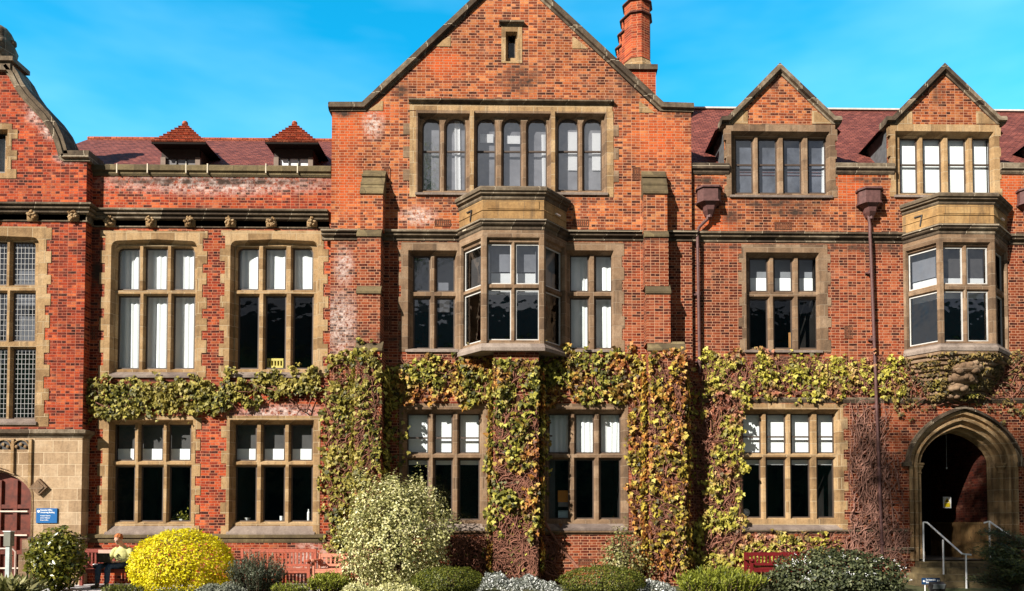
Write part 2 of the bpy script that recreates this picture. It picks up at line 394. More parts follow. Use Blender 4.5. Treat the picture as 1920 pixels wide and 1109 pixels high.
LM_YEL = leaf_mat('ivy_yellow', [[(0, (.07, .06, .01)), (.5, (.32, .28, .03)), (1, (.55, .48, .09))], PK], 1.2, contrast=(.5, .62))
LM_OLIVE = leaf_mat('ivy_olive', [[(0, (.03, .025, .008)), (.5, (.13, .09, .025)), (1, (.32, .22, .07))], G_], 1.2, contrast=(.55, .65))
BARK_R = simple('red_brown_twig', (.19, .085, .058), .9, .1, var=.5, sc_=9)
SHAPES = {
 'ivy': (np.array([(0, 0, 0), (-.28, -.1, .04), (-.58, .28, .02), (-.26, .52, .06), (0, 1.0, -.08), (.26, .52, .06), (.58, .28, .02), (.28, -.1, .04)]), [(0, 1, 2, 3), (0, 3, 4, 5), (0, 5, 6, 7)]),
 'oval': (np.array([(0, 0, 0), (-.3, .45, .08), (0, 1, 0), (.3, .45, .08)]), [(0, 1, 2), (0, 2, 3)]),
 'blade': (np.array([(-.05, 0, 0), (-.045, .6, .06), (0, 1, 0), (.045, .6, .06), (.05, 0, 0)]), [(0, 1, 2, 3, 4)]),
}
def unit(a): return a / np.maximum(1e-9, np.linalg.norm(a, axis=1, keepdims=True))
def leaf_mesh(name, pos, nrm, tip, size, shape, mat, parent):
    pos = np.asarray(pos, float); nrm = unit(np.asarray(nrm, float)); tip = np.asarray(tip, float)
    tip = unit(tip - nrm * (tip * nrm).sum(1, keepdims=True)); side = np.cross(tip, nrm)
    sv, sf = SHAPES[shape]; n = len(pos); k = len(sv); size = np.asarray(size, float).reshape(-1, 1, 1)
    V = pos[:, None, :] + size * (sv[None, :, 0:1] * side[:, None] + sv[None, :, 1:2] * tip[:, None] + sv[None, :, 2:3] * nrm[:, None])
    o = wloc(parent) if parent is not None else Vector((0, 0, 0))
    V = V.reshape(-1, 3) - np.array(o)
    fl = []; st = []; tot = []; c = 0
    base = np.arange(n) * k
    polys = np.concatenate([(base[:, None] + np.array(f)[None]).reshape(-1) if False else np.zeros(0, int) for f in sf]) if False else None
    per = np.array([i for f in sf for i in f]); lens = [len(f) for f in sf]
    loops = (base[:, None] + per[None]).reshape(-1)
    tot = np.tile(np.array(lens), n); st = np.concatenate([[0], np.cumsum(tot)[:-1]])
    me = bpy.data.meshes.new(name); me.vertices.add(len(V)); me.vertices.foreach_set('co', V.astype(np.float32).ravel())
    me.loops.add(len(loops)); me.loops.foreach_set('vertex_index', loops.astype(np.int32))
    me.polygons.add(len(tot)); me.polygons.foreach_set('loop_start', st.astype(np.int32)); me.polygons.foreach_set('loop_total', tot.astype(np.int32))
    me.update(calc_edges=True); me.validate()
    return link(name, me, mat, parent)

# ------------------------------------------------------------------ planes of the facade
YC, YR, YL, YB = 19.0, 19.12, 19.15, 18.86
HOLES = {'C': [], 'R': [], 'L': [], 'B': []}
root = empty('college_building', (0, 19.2, 0), 'long red brick and sandstone college building with mullioned windows and a tall centre gable', 'building')

# whole-facade stains (world x, z)
def E(px, py, rpx, rpy, Y=19.0):
    x, z = P(px, py, Y); return (x, z, rpx / 73.5, rpy / 73.5)
BRK_C = brick_mat('brick_centre', ORG, (.46, .24, .145), low=(.66, .54, .66), lowz=(8.4, 9.2),
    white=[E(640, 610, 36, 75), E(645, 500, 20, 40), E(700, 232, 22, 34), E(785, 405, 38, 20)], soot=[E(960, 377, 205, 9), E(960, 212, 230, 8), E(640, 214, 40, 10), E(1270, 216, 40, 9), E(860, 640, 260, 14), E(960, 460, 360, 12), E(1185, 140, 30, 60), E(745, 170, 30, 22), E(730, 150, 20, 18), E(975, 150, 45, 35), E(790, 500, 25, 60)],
    vivid=[E(640, 240, 55, 60), E(650, 340, 35, 70), E(1240, 260, 60, 50), E(830, 120, 50, 40), E(700, 210, 60, 20)])
BRK_R = brick_mat('brick_right', ORG, (.45, .23, .14), low=(.68, .54, .64), lowz=(8.6, 9.3),
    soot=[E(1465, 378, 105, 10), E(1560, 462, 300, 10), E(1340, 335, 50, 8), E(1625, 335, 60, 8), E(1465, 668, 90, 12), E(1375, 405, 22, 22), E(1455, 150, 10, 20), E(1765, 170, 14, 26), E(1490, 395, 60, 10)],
    vivid=[E(1345, 415, 45, 25), E(1590, 345, 50, 40), E(1900, 350, 30, 60)])
BRK_L = brick_mat('brick_left', RED, (.42, .17, .10), low=(.95, .9, .9), lowz=(6, 9),
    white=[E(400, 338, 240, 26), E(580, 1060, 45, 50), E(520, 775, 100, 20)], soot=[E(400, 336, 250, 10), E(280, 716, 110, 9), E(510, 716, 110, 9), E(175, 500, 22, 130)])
BRK_B = brick_mat('brick_far_left', RED, (.38, .13, .08), white=[E(80, 215, 30, 30), E(135, 300, 30, 14), E(100, 250, 22, 20)])
BRK_P = brick_mat('brick_porch_shaded', [(0, (.03, .008, .006)), (1, (.13, .025, .013))], (.10, .04, .03))  # darker copy of the brick; porch shade is put into its colour
BRK_CH = brick_mat('brick_chimney', [(0, (.16, .03, .015)), (.4, (.36, .05, .02)), (1, (.55, .11, .035))], (.5, .22, .12), k=.6)

def rect(u0, u1, z0, z1): return [(u0, z0), (u1, z0), (u1, z1), (u0, z1)]
def roundtop(u0, u1, z0, z1, r, rise=0, n=6):
    pts = [(u0, z0), (u1, z0)]
    for i in range(n + 1):
        a = math.pi / 2 * i / n; pts.append((u1 - r + r * math.cos(a), z1 - r + r * math.sin(a)))
    if rise: pts.append(((u0 + u1) / 2, z1 + rise))
    for i in range(n + 1):
        a = math.pi / 2 + math.pi / 2 * i / n; pts.append((u0 + r + r * math.cos(a), z1 - r + r * math.sin(a)))
    return pts
def archtop(u0, u1, z0, z1, h, n=10):      # semi-ellipse head of height h, top at z1
    c = (u0 + u1) / 2; a = (u1 - u0) / 2
    return [(u0, z0), (u1, z0)] + [(c + a * math.cos(math.pi * i / n), z1 - h + h * math.sin(math.pi * i / n) ** .8) for i in range(0, n + 1)]
def inset(poly, d, sill=None):
    n = len(poly); A = sum(poly[i][0] * poly[(i + 1) % n][1] - poly[(i + 1) % n][0] * poly[i][1] for i in range(n))
    sg = 1 if A > 0 else -1; res = []
    zmin = min(p[1] for p in poly)
    for i in range(n):
        p0, p1, p2 = Vector(poly[i - 1]), Vector(poly[i]), Vector(poly[(i + 1) % n])
        a = (p1 - p0); b = (p2 - p1)
        if a.length < 1e-6: a = b
        if b.length < 1e-6: b = a
        a.normalize(); b.normalize()
        na = Vector((-a.y, a.x)) * sg; nb = Vector((-b.y, b.x)) * sg
        m = na + nb; m = m / max(.4, m.length_squared) * 2
        q = p1 + m * d
        if sill is not None and abs(p1.y - zmin) < 1e-4: q.y = zmin + sill
        res.append((q.x, q.y))
    return res

WN = [0]
def window(name, fr, opening, outer, lights, mat=STONE, glass=GLASS, sill=.1, depth=.12, thick=.1, reveal=.05, proud=.012,
           quoin=None, covers=(), casement=CASE, bars=(), lead=False, room=True, roommat=None, key=None, chamf=.044, label=None, sillmat=None, bd=.22, roomd=2.2, cw=.026):
    """opening / outer / lights in the wall plane; lights: list of polygons; covers: (u0,u1,z0,z1,mat,wavy)"""
    m = MB(); inner = inset(opening, reveal, sill)
    if outer:
        m.plate([outer, opening], -proud, fr); m.loft(outer, -proud, outer, .12, fr)
        if key: HOLES[key].append(inset(outer, .01))
    elif key: HOLES[key].append(opening)
    if quoin and outer:
        q0, q1, sides = quoin; u0 = min(p[0] for p in outer); u1 = max(p[0] for p in outer); z0 = min(p[1] for p in outer); z1 = max(p[1] for p in outer)
        z = z0; i = 0
        while z < z1 - .05:
            h = random.choice((.3, .33, .24)); z2 = min(z1, z + h)
            for sd_ in sides:
                ww = (q1 if i % 2 == 0 else q0) + random.uniform(-.015, .015)
                if ww > .02:
                    if sd_ < 0: m.box(u0 - ww, u0, -proud - .001 * (i % 3), .1, z + .002, z2 - .002, fr)
                    else: m.box(u1, u1 + ww, -proud - .001 * (i % 3), .1, z + .002, z2 - .002, fr)
            z = z2; i += 1
    m.loft(opening, -proud, inner, depth, fr)
    big = [inset(l, -chamf) for l in lights]
    m.plate([inner] + big, depth, fr)
    for l, b in zip(lights, big): m.loft(b, depth, l, depth + thick, fr)
    g = depth + thick
    wn = m.build(name, mat, root)
    if label: wn['label'] = label
    # sloping sill stone
    if sill and sillmat:
        u0 = min(p[0] for p in opening); u1 = max(p[0] for p in opening); z0 = min(p[1] for p in opening)
        s = MB(); s.xprism([(-proud - .045, z0 - .07), (-proud - .045, z0 - .012), (depth - .004, z0 + sill + .003), (depth - .004, z0 - .07)], u0 - .05, u1 + .05, fr)
        s.build('sill', sillmat, wn)
    gm = MB(); cm = MB()
    for l in lights:
        b = inset(l, -.01); gm.plate([b], g + .012, fr)
        i1 = inset(l, cw); cm.plate([inset(l, -.008), i1], g - .012, fr); cm.loft(i1, g - .012, i1, g + .02, fr)
    for (a, b, c, d) in bars: cm.box(a, b, g - .014, g + .018, c, d, fr)
    gm.build('pane', glass, wn); cm.build('casement', casement, wn)
    if lead:
        lm = MB()
        for l in lights:
            a, b = min(p[0] for p in l), max(p[0] for p in l); c, d = min(p[1] for p in l), max(p[1] for p in l)
            n = max(2, round((b - a) / .1)); k = max(2, round((d - c) / .13))
            for i in range(1, n): lm.box(a + (b - a) * i / n - .0045, a + (b - a) * i / n + .0045, g - .004, g + .006, c, d, fr)
            for i in range(1, k): lm.box(a, b, g - .005, g + .007, c + (d - c) * i / k - .0045, c + (d - c) * i / k + .0045, fr)
        lm.build('leading', simple('lead_came', (.30, .30, .30), .5, .4), wn)
    groups = {}
    for cv in covers: groups.setdefault((cv[4].name, bool(cv[5])), []).append(cv)
    for gi, ((nm, wavy), cs) in enumerate(groups.items()):
        b = MB(); bo_ = bd + .03 * gi
        for (a0, a1, c0, c1, mt, _) in cs:
            if wavy:
                n = max(8, int((a1 - a0) / .02)); ph = random.random() * 6
                top = []; bot = []
                for i in range(n + 1):
                    u = a0 + (a1 - a0) * i / n; ww = g + bo_ + .012 * math.sin(u * 34 + ph + 1.5 * math.sin(u * 9))
                    top.append((u, ww)); bot.append((u + .03 * math.sin(u * 5 + ph), ww + .01))
                vs = [fr(u, q, c1) for u, q in top] + [fr(u, q, c0) for u, q in bot]
                b.add(vs, [(i, i + 1, n + 2 + i, n + 1 + i) for i in range(n)])
            else: b.box(a0, a1, g + bo_, g + bo_ + .01, c0, c1, fr)
        b.build('curtain' if wavy else 'blind_panel', cs[0][4], wn)  # flat covers: real blinds, and grey panels standing in for reflections
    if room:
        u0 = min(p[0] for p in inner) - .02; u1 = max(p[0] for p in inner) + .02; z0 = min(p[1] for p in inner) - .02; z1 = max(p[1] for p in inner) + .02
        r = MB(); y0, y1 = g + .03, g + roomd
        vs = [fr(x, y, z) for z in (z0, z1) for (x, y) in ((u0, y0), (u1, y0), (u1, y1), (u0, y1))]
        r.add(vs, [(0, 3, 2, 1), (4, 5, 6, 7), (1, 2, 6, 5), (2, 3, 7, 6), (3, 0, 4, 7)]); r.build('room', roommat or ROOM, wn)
    return wn

def grid_window(name, Y, key, op, outer, cols, rows, covers=(), head=None, light_head=0, bars_px=(), bdp=.22, **kw):
    """everything in photo pixels; op/outer = (x0,ytop,x1,ybot); cols = glass x intervals, rows = glass y intervals"""
    G = Y + .2
    a = RECT(*op, Y)
    opening = rect(*a) if not head else roundtop(*a, head[0], head[1])
    out_ = rect(*RECT(*outer, Y)) if outer else None
    lights = []
    for j, (r0, r1) in enumerate(rows):
        for i, (c0, c1) in enumerate(cols):
            q = RECT(c0, r0, c1, r1, G)
            if light_head and j == 0: lights.append(archtop(*q, light_head))
            elif head and j == 0 and (i == 0 or i == len(cols) - 1):
                r = .11; u0, u1, z0, z1 = q
                lights.append([(u0, z0), (u1, z0)] + ([(u1, z1), (u0 + r, z1), (u0 + r * .3, z1 - r * .3), (u0, z1 - r)] if i == 0 else [(u1, z1 - r), (u1 - r * .3, z1 - r * .3), (u1 - r, z1), (u0, z1)]))
            else: lights.append(rect(*q))
    cv = []
    for (x0, y0, x1, y1, mt, wavy) in covers:
        q = RECT(x0, y0, x1, y1, Y + .22 + bdp); cv.append((q[0], q[1], q[2], q[3], mt, wavy))
    bars = []
    for (x0, y0, x1, y1) in bars_px:
        q = RECT(x0, y0, x1, y1, G); bars.append(q)
    fr = FR(0, Y, 0)
    return window(name, fr, opening, out_, lights, covers=cv, bars=bars, key=key, bd=bdp, **kw)

# ---- left block: big leaded window and small attic window
grid_window('window', YB, 'B', (-80, 445, 70, 792), (-95, 425, 84, 800), [(-80, -37), (-29, 14), (25, 67)], [(455, 535), (550, 640), (655, 785)],
            head=(.16, .03), covers=[(-85, 440, 75, 660, GREY, 0)], lead=True, quoin=(.02, .13, (1,)), sillmat=SILLST, bdp=.5, glass=GLASSR)
grid_window('window', YB, 'B', (-45, 243, 14, 330), (-55, 232, 22, 335), [(-40, -19), (-11, 11)], [(250, 324)], covers=[(-44, 246, 16, 328, CURT, 0)], quoin=(.02, .14, (1,)), sill=.04)
# ---- left wing
W1 = grid_window('window', YL, 'L', (207, 452, 369, 704), (196, 433, 379, 708), [(222, 262), (274, 314), (326, 365)], [(467, 544), (556, 692)],
            head=(.17, .04), covers=[(215, 462, 372, 700, CURT, 1)], quoin=(.0, .12, (-1, 1)), sillmat=SILLST, bdp=.14)
W2 = grid_window('window', YL, 'L', (431, 452, 596, 704), (421, 433, 606, 708), [(447, 485), (498, 536), (550, 587)], [(467, 544), (556, 692)],
            head=(.17, .04), covers=[(438, 462, 596, 550, CURT, 1)], quoin=(.0, .12, (-1, 1)), sillmat=SILLST, bdp=.14)
W3 = grid_window('window', YL, 'L', (203, 788, 361, 1000), (192, 780, 366, 1004), [(216, 253), (265, 306), (318, 358)], [(797, 864), (875, 978)],
            covers=[(212, 842, 362, 868, CURT, 0), (212, 790, 362, 841, MIDG, 0)], quoin=(.0, .13, (-1, 1)), sill=.18, sillmat=SILLST, bdp=.15)
W4 = grid_window('window', YL, 'L', (430, 788, 588, 1000), (424, 780, 600, 1004), [(442, 481), (494, 534), (546, 586)], [(797, 864), (875, 978)],
            covers=[(436, 842, 590, 868, CURT, 0), (436, 790, 590, 841, MIDG, 0)], quoin=(.0, .13, (-1,)), sill=.18, sillmat=SILLST, bdp=.15)
# ---- centre gable
UG = simple('reflected_sky_grey', (.27, .27, .29), .8, .1, var=.35, sc_=1.6)  # grey panel behind the gable panes, coloured to stand in for reflected sky
SLATE = simple('slate_grey_panel', (.15, .16, .19), .8, .1, var=.5, sc_=1.8)  # flat slate-grey cover behind the first right-wing dormer's panes
for (op, cols, cv) in (((783, 213, 881, 362), [(792, 825), (836, 873)], [(852, 222, 862, 360, CURT, 1)]),
                       ((888, 213, 1033, 362), [(894, 929), (943, 977), (989, 1025)], [(900, 252, 925, 268, CURT, 0), (950, 255, 976, 270, CURT, 0), (1015, 252, 1024, 358, CURT, 1)]),
                       ((1040, 213, 1136, 362), [(1046, 1084), (1094, 1128)], [(1065, 248, 1086, 320, CURT, 0), (1110, 250, 1130, 320, CURT, 0)])):
    fx0, fx1 = op[0], op[2]
    grid_window('window', YC, 'C', op, (op[0] - 4, 208, op[2] + 4, 366), cols, [(224, 358)], light_head=.26, mat=BROWN, sillmat=SILLST if fx0 != 888 else None,
                bars_px=[(c[0], 283, c[1], 286) for c in cols], bdp=.07, glass=GLASSH, sill=.06, reveal=.04,
covers=cv + [(op[0], 214, op[2], 363, UG, 0)], roommat=GREY, roomd=1.4)
W5 = grid_window('window', YC, 'C', (765, 470, 857, 656), (752, 455, 862, 660), [(775, 806), (818, 852)], [(481, 547), (560, 654)], mat=BROWN, sillmat=SILLST, glass=GLASSR, sill=.05,
            covers=[(768, 476, 858, 551, GREY, 0), (768, 556, 858, 585, MIDG, 0)], bdp=.5, quoin=(0, .06, (-1,)))  # grey and dark grey covers stand in for sky reflected in these panes
W6 = grid_window('window', YC, 'C', (1061, 470, 1151, 656), (1056, 455, 1166, 660), [(1069, 1103), (1116, 1147)], [(480, 547), (560, 654)], mat=BROWN, sillmat=SILLST, sill=.03,
            covers=[(1062, 474, 1152, 656, CURT, 1)], bdp=.16, quoin=(0, .06, (1,)))
W7 = grid_window('window', YC, 'C', (755, 768, 906, 990), (748, 757, 914, 996), [(764, 803), (815, 848), (861, 899)], [(777, 850), (862, 975)], mat=BROWN, sillmat=SILLST,
            covers=[(756, 770, 904, 852, CURT, 0), (756, 858, 904, 872, CURT, 0)], bars_px=[(764, 820, 803, 823), (861, 820, 899, 823), (815, 820, 848, 823)], bdp=.12)
W8 = grid_window('window', YC, 'C', (1020, 768, 1172, 990), (1014, 757, 1178, 996), [(1029, 1067), (1079, 1113), (1125, 1163)], [(777, 850), (862, 973)], mat=BROWN, sillmat=SILLST,
            covers=[(1022, 770, 1170, 852, CURT, 1), (1024, 858, 1041, 973, MIDG, 0)], bdp=.12)
# ---- right wing
W9 = grid_window('window', YR, 'R', (1399, 474, 1537, 657), (1391, 459, 1552, 661), [(1405, 1439), (1451, 1485), (1497, 1532)], [(485, 547), (561, 654)], mat=BROWN, sillmat=SILLST,
            covers=[(1402, 522, 1536, 551, CURT, 0), (1402, 478, 1536, 521, GREY, 0)], bdp=.18, quoin=(0, .08, (-1, 1)), sill=.03)
W10 = grid_window('window', YR, 'R', (1386, 768, 1574, 992), (1380, 757, 1582, 996), [(1392, 1426), (1437, 1472), (1483, 1518), (1532, 1563)], [(777, 850), (861, 971)], mat=STONE, sillmat=SILLST,
            covers=[(1388, 770, 1570, 852, CURT, 0), (1388, 857, 1570, 872, CURT, 0)], bars_px=[(a, 818, b, 821) for a, b in ((1392, 1426), (1437, 1472), (1483, 1518), (1532, 1563))], bdp=.12, quoin=(0, .1, (1,)))
for dx, cv, sm in ((0, [(1542, 262, 1552, 365, CURT, 1), (1374, 250, 1554, 366, SLATE, 0)], 0), (308, [(1680, 250, 1869, 370, CURT, 0)], 1), (616, [], 0)):
    grid_window('window', YR, 'R', (1371 + dx, 247, 1556 + dx, 367), (1362 + dx, 234, 1566 + dx, 370), [(1379 + dx, 1411 + dx), (1422 + dx, 1456 + dx), (1469 + dx, 1502 + dx), (1515 + dx, 1548 + dx)],
                [(261, 363)], mat=BROWN if not sm else STONE, sillmat=SILLST, covers=cv, bdp=.07, sill=.04, quoin=(0, .05, (-1, 1)), casement=CASE,
                bars_px=[(a + dx, 308, b + dx, 311) for a, b in ((1379, 1411), (1422, 1456), (1469, 1502), (1515, 1548))], glass=GLASSR if not sm else GLASS)
# attic slit of the centre gable
grid_window('window', YC, 'C', (948, 60, 970, 116), (940, 50, 979, 119), [(952, 966)], [(66, 112)], mat=STONE, sill=.03, chamf=.01, reveal=.02)

# ------------------------------------------------------------------ bays
def bay(key, Y, depth, xl, xfl, xfr, xr, y_ref, tops, lights_front, lights_left, lights_right, rows, mat, apmat, covers, anchor, flip=1):
    """xl/xr: wall junctions (px), xfl/xfr front corners (px); tops: dict of py at the wall plane"""
    a = (PX(xl, y_ref, Y), Y); b = (PX(xfl, y_ref, Y - depth), Y - depth); c = (PX(xfr, y_ref, Y - depth), Y - depth); d = (PX(xr, y_ref, Y), Y)
    path = [a, b, c, d]; mx = (xfl + xfr) / 2
    z = {k: PZ(mx, v, Y - depth) for k, v in tops.items()}      # pixels measured on the front face
    o = MB(); h = z['apron_top'] - z['apron_bot']
    o.mould(path, [(-.3, 0), (0, 0), (0, h * .42), (.02, h * .45), (0, h * .5), (0, h), (-.3, h)], z['apron_bot'])
    o.box(b[0] + .12, c[0] - .12, b[1] - .018, b[1] + .1, z['apron_bot'] + h * .52, z['apron_top'] - .03)
    bay_o = o.build('bay_window', apmat, root)
    # mouldings
    k = MB(); hc = z['cor_top'] - z['apron_top']
    k.mould(path, [(-.3, 0), (.01, 0), (.035, hc * .12), (.035, hc * .3), (.10, hc * .38), (.10, hc * .52), (.14, hc * .58), (.15, hc * .8), (.11, hc * .96), (0, hc), (-.3, hc)], z['apron_top'])
    k.plate([[a, b, c, d]], 0, lambda u, w_, q: (u, q, z['cor_top'] - .01)) if False else None
    k.add([(a[0], a[1] + .1, z['cor_top'] - .02), (b[0], b[1], z['cor_top'] - .02), (c[0], c[1], z['cor_top'] - .02), (d[0], d[1] + .1, z['cor_top'] - .02)], [(0, 1, 2, 3)])
    k.build('cornice', DARKST, bay_o)
    k = MB(); hs = z['apron_bot'] - z['str_bot']
    k.mould(path, [(-.3, 0), (.0, 0), (.02, hs * .1), (.02, hs * .3), (.07, hs * .42), (.09, hs * .5), (.09, hs * .62), (.125, hs * .68), (.125, hs * .86), (0, hs * 1.0), (-.3, hs)], z['str_bot'])
    k.build('string_course', DARKST, bay_o)
    # head band, sill band
    k = MB(); hh = z['str_bot'] - z['win_top']; k.mould(path, [(-.1, 0), (.004, 0), (.004, hh), (-.1, hh)], z['win_top'])
    k.build('lintel', mat, bay_o)
    k = MB(); k.mould(path, [(-.4, -.14), (.05, -.14), (.06, -.06), (0, .05), (-.4, .05)], z['win_bot'])
    k.add([(a[0], a[1], z['win_bot'] - .1), (b[0], b[1], z['win_bot'] - .1), (c[0], c[1], z['win_bot'] - .1), (d[0], d[1], z['win_bot'] - .1)], [(0, 1, 2, 3)])
    k.build('sill', SILLST, bay_o)
    zr = [(PZ(mx, r1, Y - depth + .15), PZ(mx, r0, Y - depth + .15)) for r0, r1 in rows]
    facets = [(a, b, lights_left), (b, c, lights_front), (c, d, lights_right)]
    for fi, (p, q, n) in enumerate(facets):
        Lg = math.hypot(q[0] - p[0], q[1] - p[1]); fr = FR(p[0], p[1], math.atan2(q[1] - p[1], q[0] - p[0]))
        e = .10 if fi == 1 else .07
        op = rect(e, Lg - e, z['win_bot'] + .05, z['win_top'] - .03)
        ol = rect(.0, Lg, z['win_bot'] + .03, z['win_top'])
        gw = Lg - 2 * e - .06; mul = .13; lw = (gw - mul * (n - 1)) / n; lights = []; bars = []
        for (z0, z1) in zr:
            for i in range(n): u = e + .03 + i * (lw + mul); lights.append(rect(u, u + lw, z0, z1))
        cv = []
        for (f2, fz0, fz1, mt, wavy) in covers:
            if f2 == fi or f2 == -1: cv.append((e, Lg - e, PZ(mx, fz1, Y - depth + .3), PZ(mx, fz0, Y - depth + .3), mt, wavy))
        window('window', fr, op, ol, lights, mat=mat, covers=cv, room=False, sill=.03, reveal=.03, depth=.07, thick=.07, bd=.18, casement=anchor, proud=.0, glass=GLASSR if fi != 2 else GLASS, cw=.016)
    # the room behind the bay
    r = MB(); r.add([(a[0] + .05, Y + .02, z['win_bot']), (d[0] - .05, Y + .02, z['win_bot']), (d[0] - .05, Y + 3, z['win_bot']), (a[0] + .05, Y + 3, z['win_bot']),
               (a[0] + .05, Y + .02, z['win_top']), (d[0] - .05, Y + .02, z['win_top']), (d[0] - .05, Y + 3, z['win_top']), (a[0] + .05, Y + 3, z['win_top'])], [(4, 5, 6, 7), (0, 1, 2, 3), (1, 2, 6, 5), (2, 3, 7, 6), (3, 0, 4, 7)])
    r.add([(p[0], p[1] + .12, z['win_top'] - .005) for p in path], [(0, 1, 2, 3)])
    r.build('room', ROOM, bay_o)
    HOLES[key].append(rect(a[0] + .06, d[0] - .06, z['win_bot'] + .02, z['win_top'] - .02))
    return bay_o, path, z
B1, pathC, zC = bay('C', YC, .72, 861, 905, 1020, 1062, 420, dict(cor_top=352, apron_top=375, apron_bot=411, str_bot=432, win_top=443, win_bot=648), 2, 1, 1,
    [(460, 533), (545, 638)], BROWN, OCHRE, [(1, 455, 510, GREY, 0), (1, 512, 536, CURT, 0), (1, 542, 552, CURT, 0), (0, 455, 536, MIDG, 0), (2, 455, 536, GREY, 0)], WCASE)
B2, pathR, zR = bay('R', YR, .72, 1692, 1760, 1864, 1888, 420, dict(cor_top=364, apron_top=384, apron_bot=420, str_bot=440, win_top=452, win_bot=648), 2, 1, 1,
    [(466, 533), (548, 640)], BROWN, OCHRE, [(1, 522, 538, CURT, 0), (1, 545, 560, CURT, 0), (0, 460, 518, GREY, 0), (0, 519, 560, CURT, 0), (1, 460, 521, MIDG, 0)], WCASE)
# wall anchors shaped like a seven on the aprons
def anchor(px, py, Y, parent, ang):
    x, z = P(px, py, Y); m = MB(); fr = FR(x, Y, ang)
    m.box(-.13, .05, -.03, 0, .07, .10, fr); m.xprism([(-.03, .1), (0, .1), (0, -.14), (-.03, -.14)], .02, .05, fr); m.build('wall_tie', IRONDK, parent)
def tie_pt(path, t): return (path[0][0] * (1 - t) + path[1][0] * t, path[0][1] * (1 - t) + path[1][1] * t)
for bo, pth, z in ((B1, pathC, zC), (B2, pathR, zR)):
    q = tie_pt(pth, .5); m = MB(); ang = math.atan2(pth[1][1] - pth[0][1], pth[1][0] - pth[0][0]); fr = FR(q[0], q[1], ang); zz = (z['apron_top'] + z['apron_bot']) / 2
    m.box(-.14, .07, -.035, .0, zz + .08, zz + .105, fr)
    m.add([fr(.04, -.035, zz + .08), fr(.07, -.035, zz + .08), fr(.02, -.035, zz - .17), fr(-.01, -.035, zz - .17), fr(.04, 0, zz + .08), fr(.07, 0, zz + .08), fr(.02, 0, zz - .17), fr(-.01, 0, zz - .17)],
          [(0, 1, 2, 3), (0, 4, 5, 1), (1, 5, 6, 2), (2, 6, 7, 3), (3, 7, 4, 0)]); m.build('wall_tie', IRONDK, bo)
    q = ((pth[2][0] + pth[3][0]) / 2, (pth[2][1] + pth[3][1]) / 2); fr = FR(q[0], q[1], math.atan2(pth[3][1] - pth[2][1], pth[3][0] - pth[2][0]))
    m = MB(); m.box(-.02, .16, -.05, .0, zz + .02, zz + .05, fr); m.build('wall_tie', STEEL, bo)
# corbelling beneath the right-hand bay (carried on a rough carved bracket)
m = MB(); a, b, c, d = pathR; mxx = (b[0] + c[0]) / 2
for i in range(9):
    t = i / 9; k = 1 - t * .78
    pp = [(mxx + (q[0] - mxx) * (1 - t * .45) , YR - (YR - q[1]) * k) for q in (a, b, c, d)]
    zt = zR['win_bot'] - .13 - i * .115
    m.mould(pp, [(-.3, -.115), (-.02, -.115), (.03, -.09), (.03, -.03), (-.01, 0), (-.3, 0)], zt)
m.build('corbel', BROWN, B2)
x, z = P(1812, 690, YR - .55); random.seed(3)
for i, (dx_, dy_, dz_, rx_, ry_, rz_) in enumerate(((0, -.1, 0, .52, .42, .20), (-.05, 0, -.22, .46, .40, .20), (-.12, .1, -.42, .36, .34, .18), (-.15, .2, -.6, .24, .26, .14))):
    m = MB(); m.ell((x + dx_, YR - .25 + dy_, z + dz_), (rx_, ry_, rz_), 14, 9)
    for j in range(14): a_ = random.uniform(3.4, 6.0); m.ell((x + dx_ + rx_ * .85 * math.cos(a_), YR - .25 + dy_ + ry_ * .85 * math.sin(a_), z + dz_ + random.uniform(-.6, .6) * rz_), (.1, .08, .07), 6, 5)
    m.build('bracket', BROWN, B2, smooth=True)

# ------------------------------------------------------------------ walls
def block_wall(name, key, Y, outline, mat, back=1.2):
    m = MB(); m.plate([outline] + HOLES[key], Y); m.loft(outline, Y, outline, Y + back); return m.build(name, mat, root)
def pxy(pts, Y): return [P(a, b, Y) for a, b in pts]
ZG = -.4
xc0, xc1 = PX(619, 600, YC), PX(1298, 600, YC)
kz = PZ(960, 206, YC); apx, apz = P(959, -50, YC)
gl, gr = PX(690, 206, YC), PX(1234, 206, YC)
# doorway of the right wing: four-centred arch
def tudor(cx, z_sp, hw, rise, n=9):
    pts = []
    for i in range(n + 1):
        t = 1 - math.cos(math.pi / 2 * i / n); pts.append((cx + hw * (1 - t), z_sp + rise * (.76 * math.sqrt(max(0, 1 - (1 - t) ** 2)) + .24 * t)))
    L_ = [(2 * cx - p[0], p[1]) for p in reversed(pts[:-1])]
    return pts + L_       # right springing -> apex -> left springing
DCX, DSZ = P(1806, 868, YR); zfloor = PZ(1800, 1052, YR)
def doorpoly(hw, rise, zb=None, cx=None):
    cx = DCX if cx is None else cx; zb = zfloor if zb is None else zb
    return [(cx - hw, zb), (cx + hw, zb)] + tudor(cx, DSZ, hw, rise)
hole_d = doorpoly(1.40, 1.36); HOLES['R'].append(hole_d)
# left door
LCX, LSZ = P(-12, 930, YB); zfl = PZ(0, 1093, YB)
def leftdoor(hw, rise, zb=None): return [(LCX - hw, zfl if zb is None else zb), (LCX + hw, zfl if zb is None else zb)] + tudor(LCX, LSZ, hw, rise)

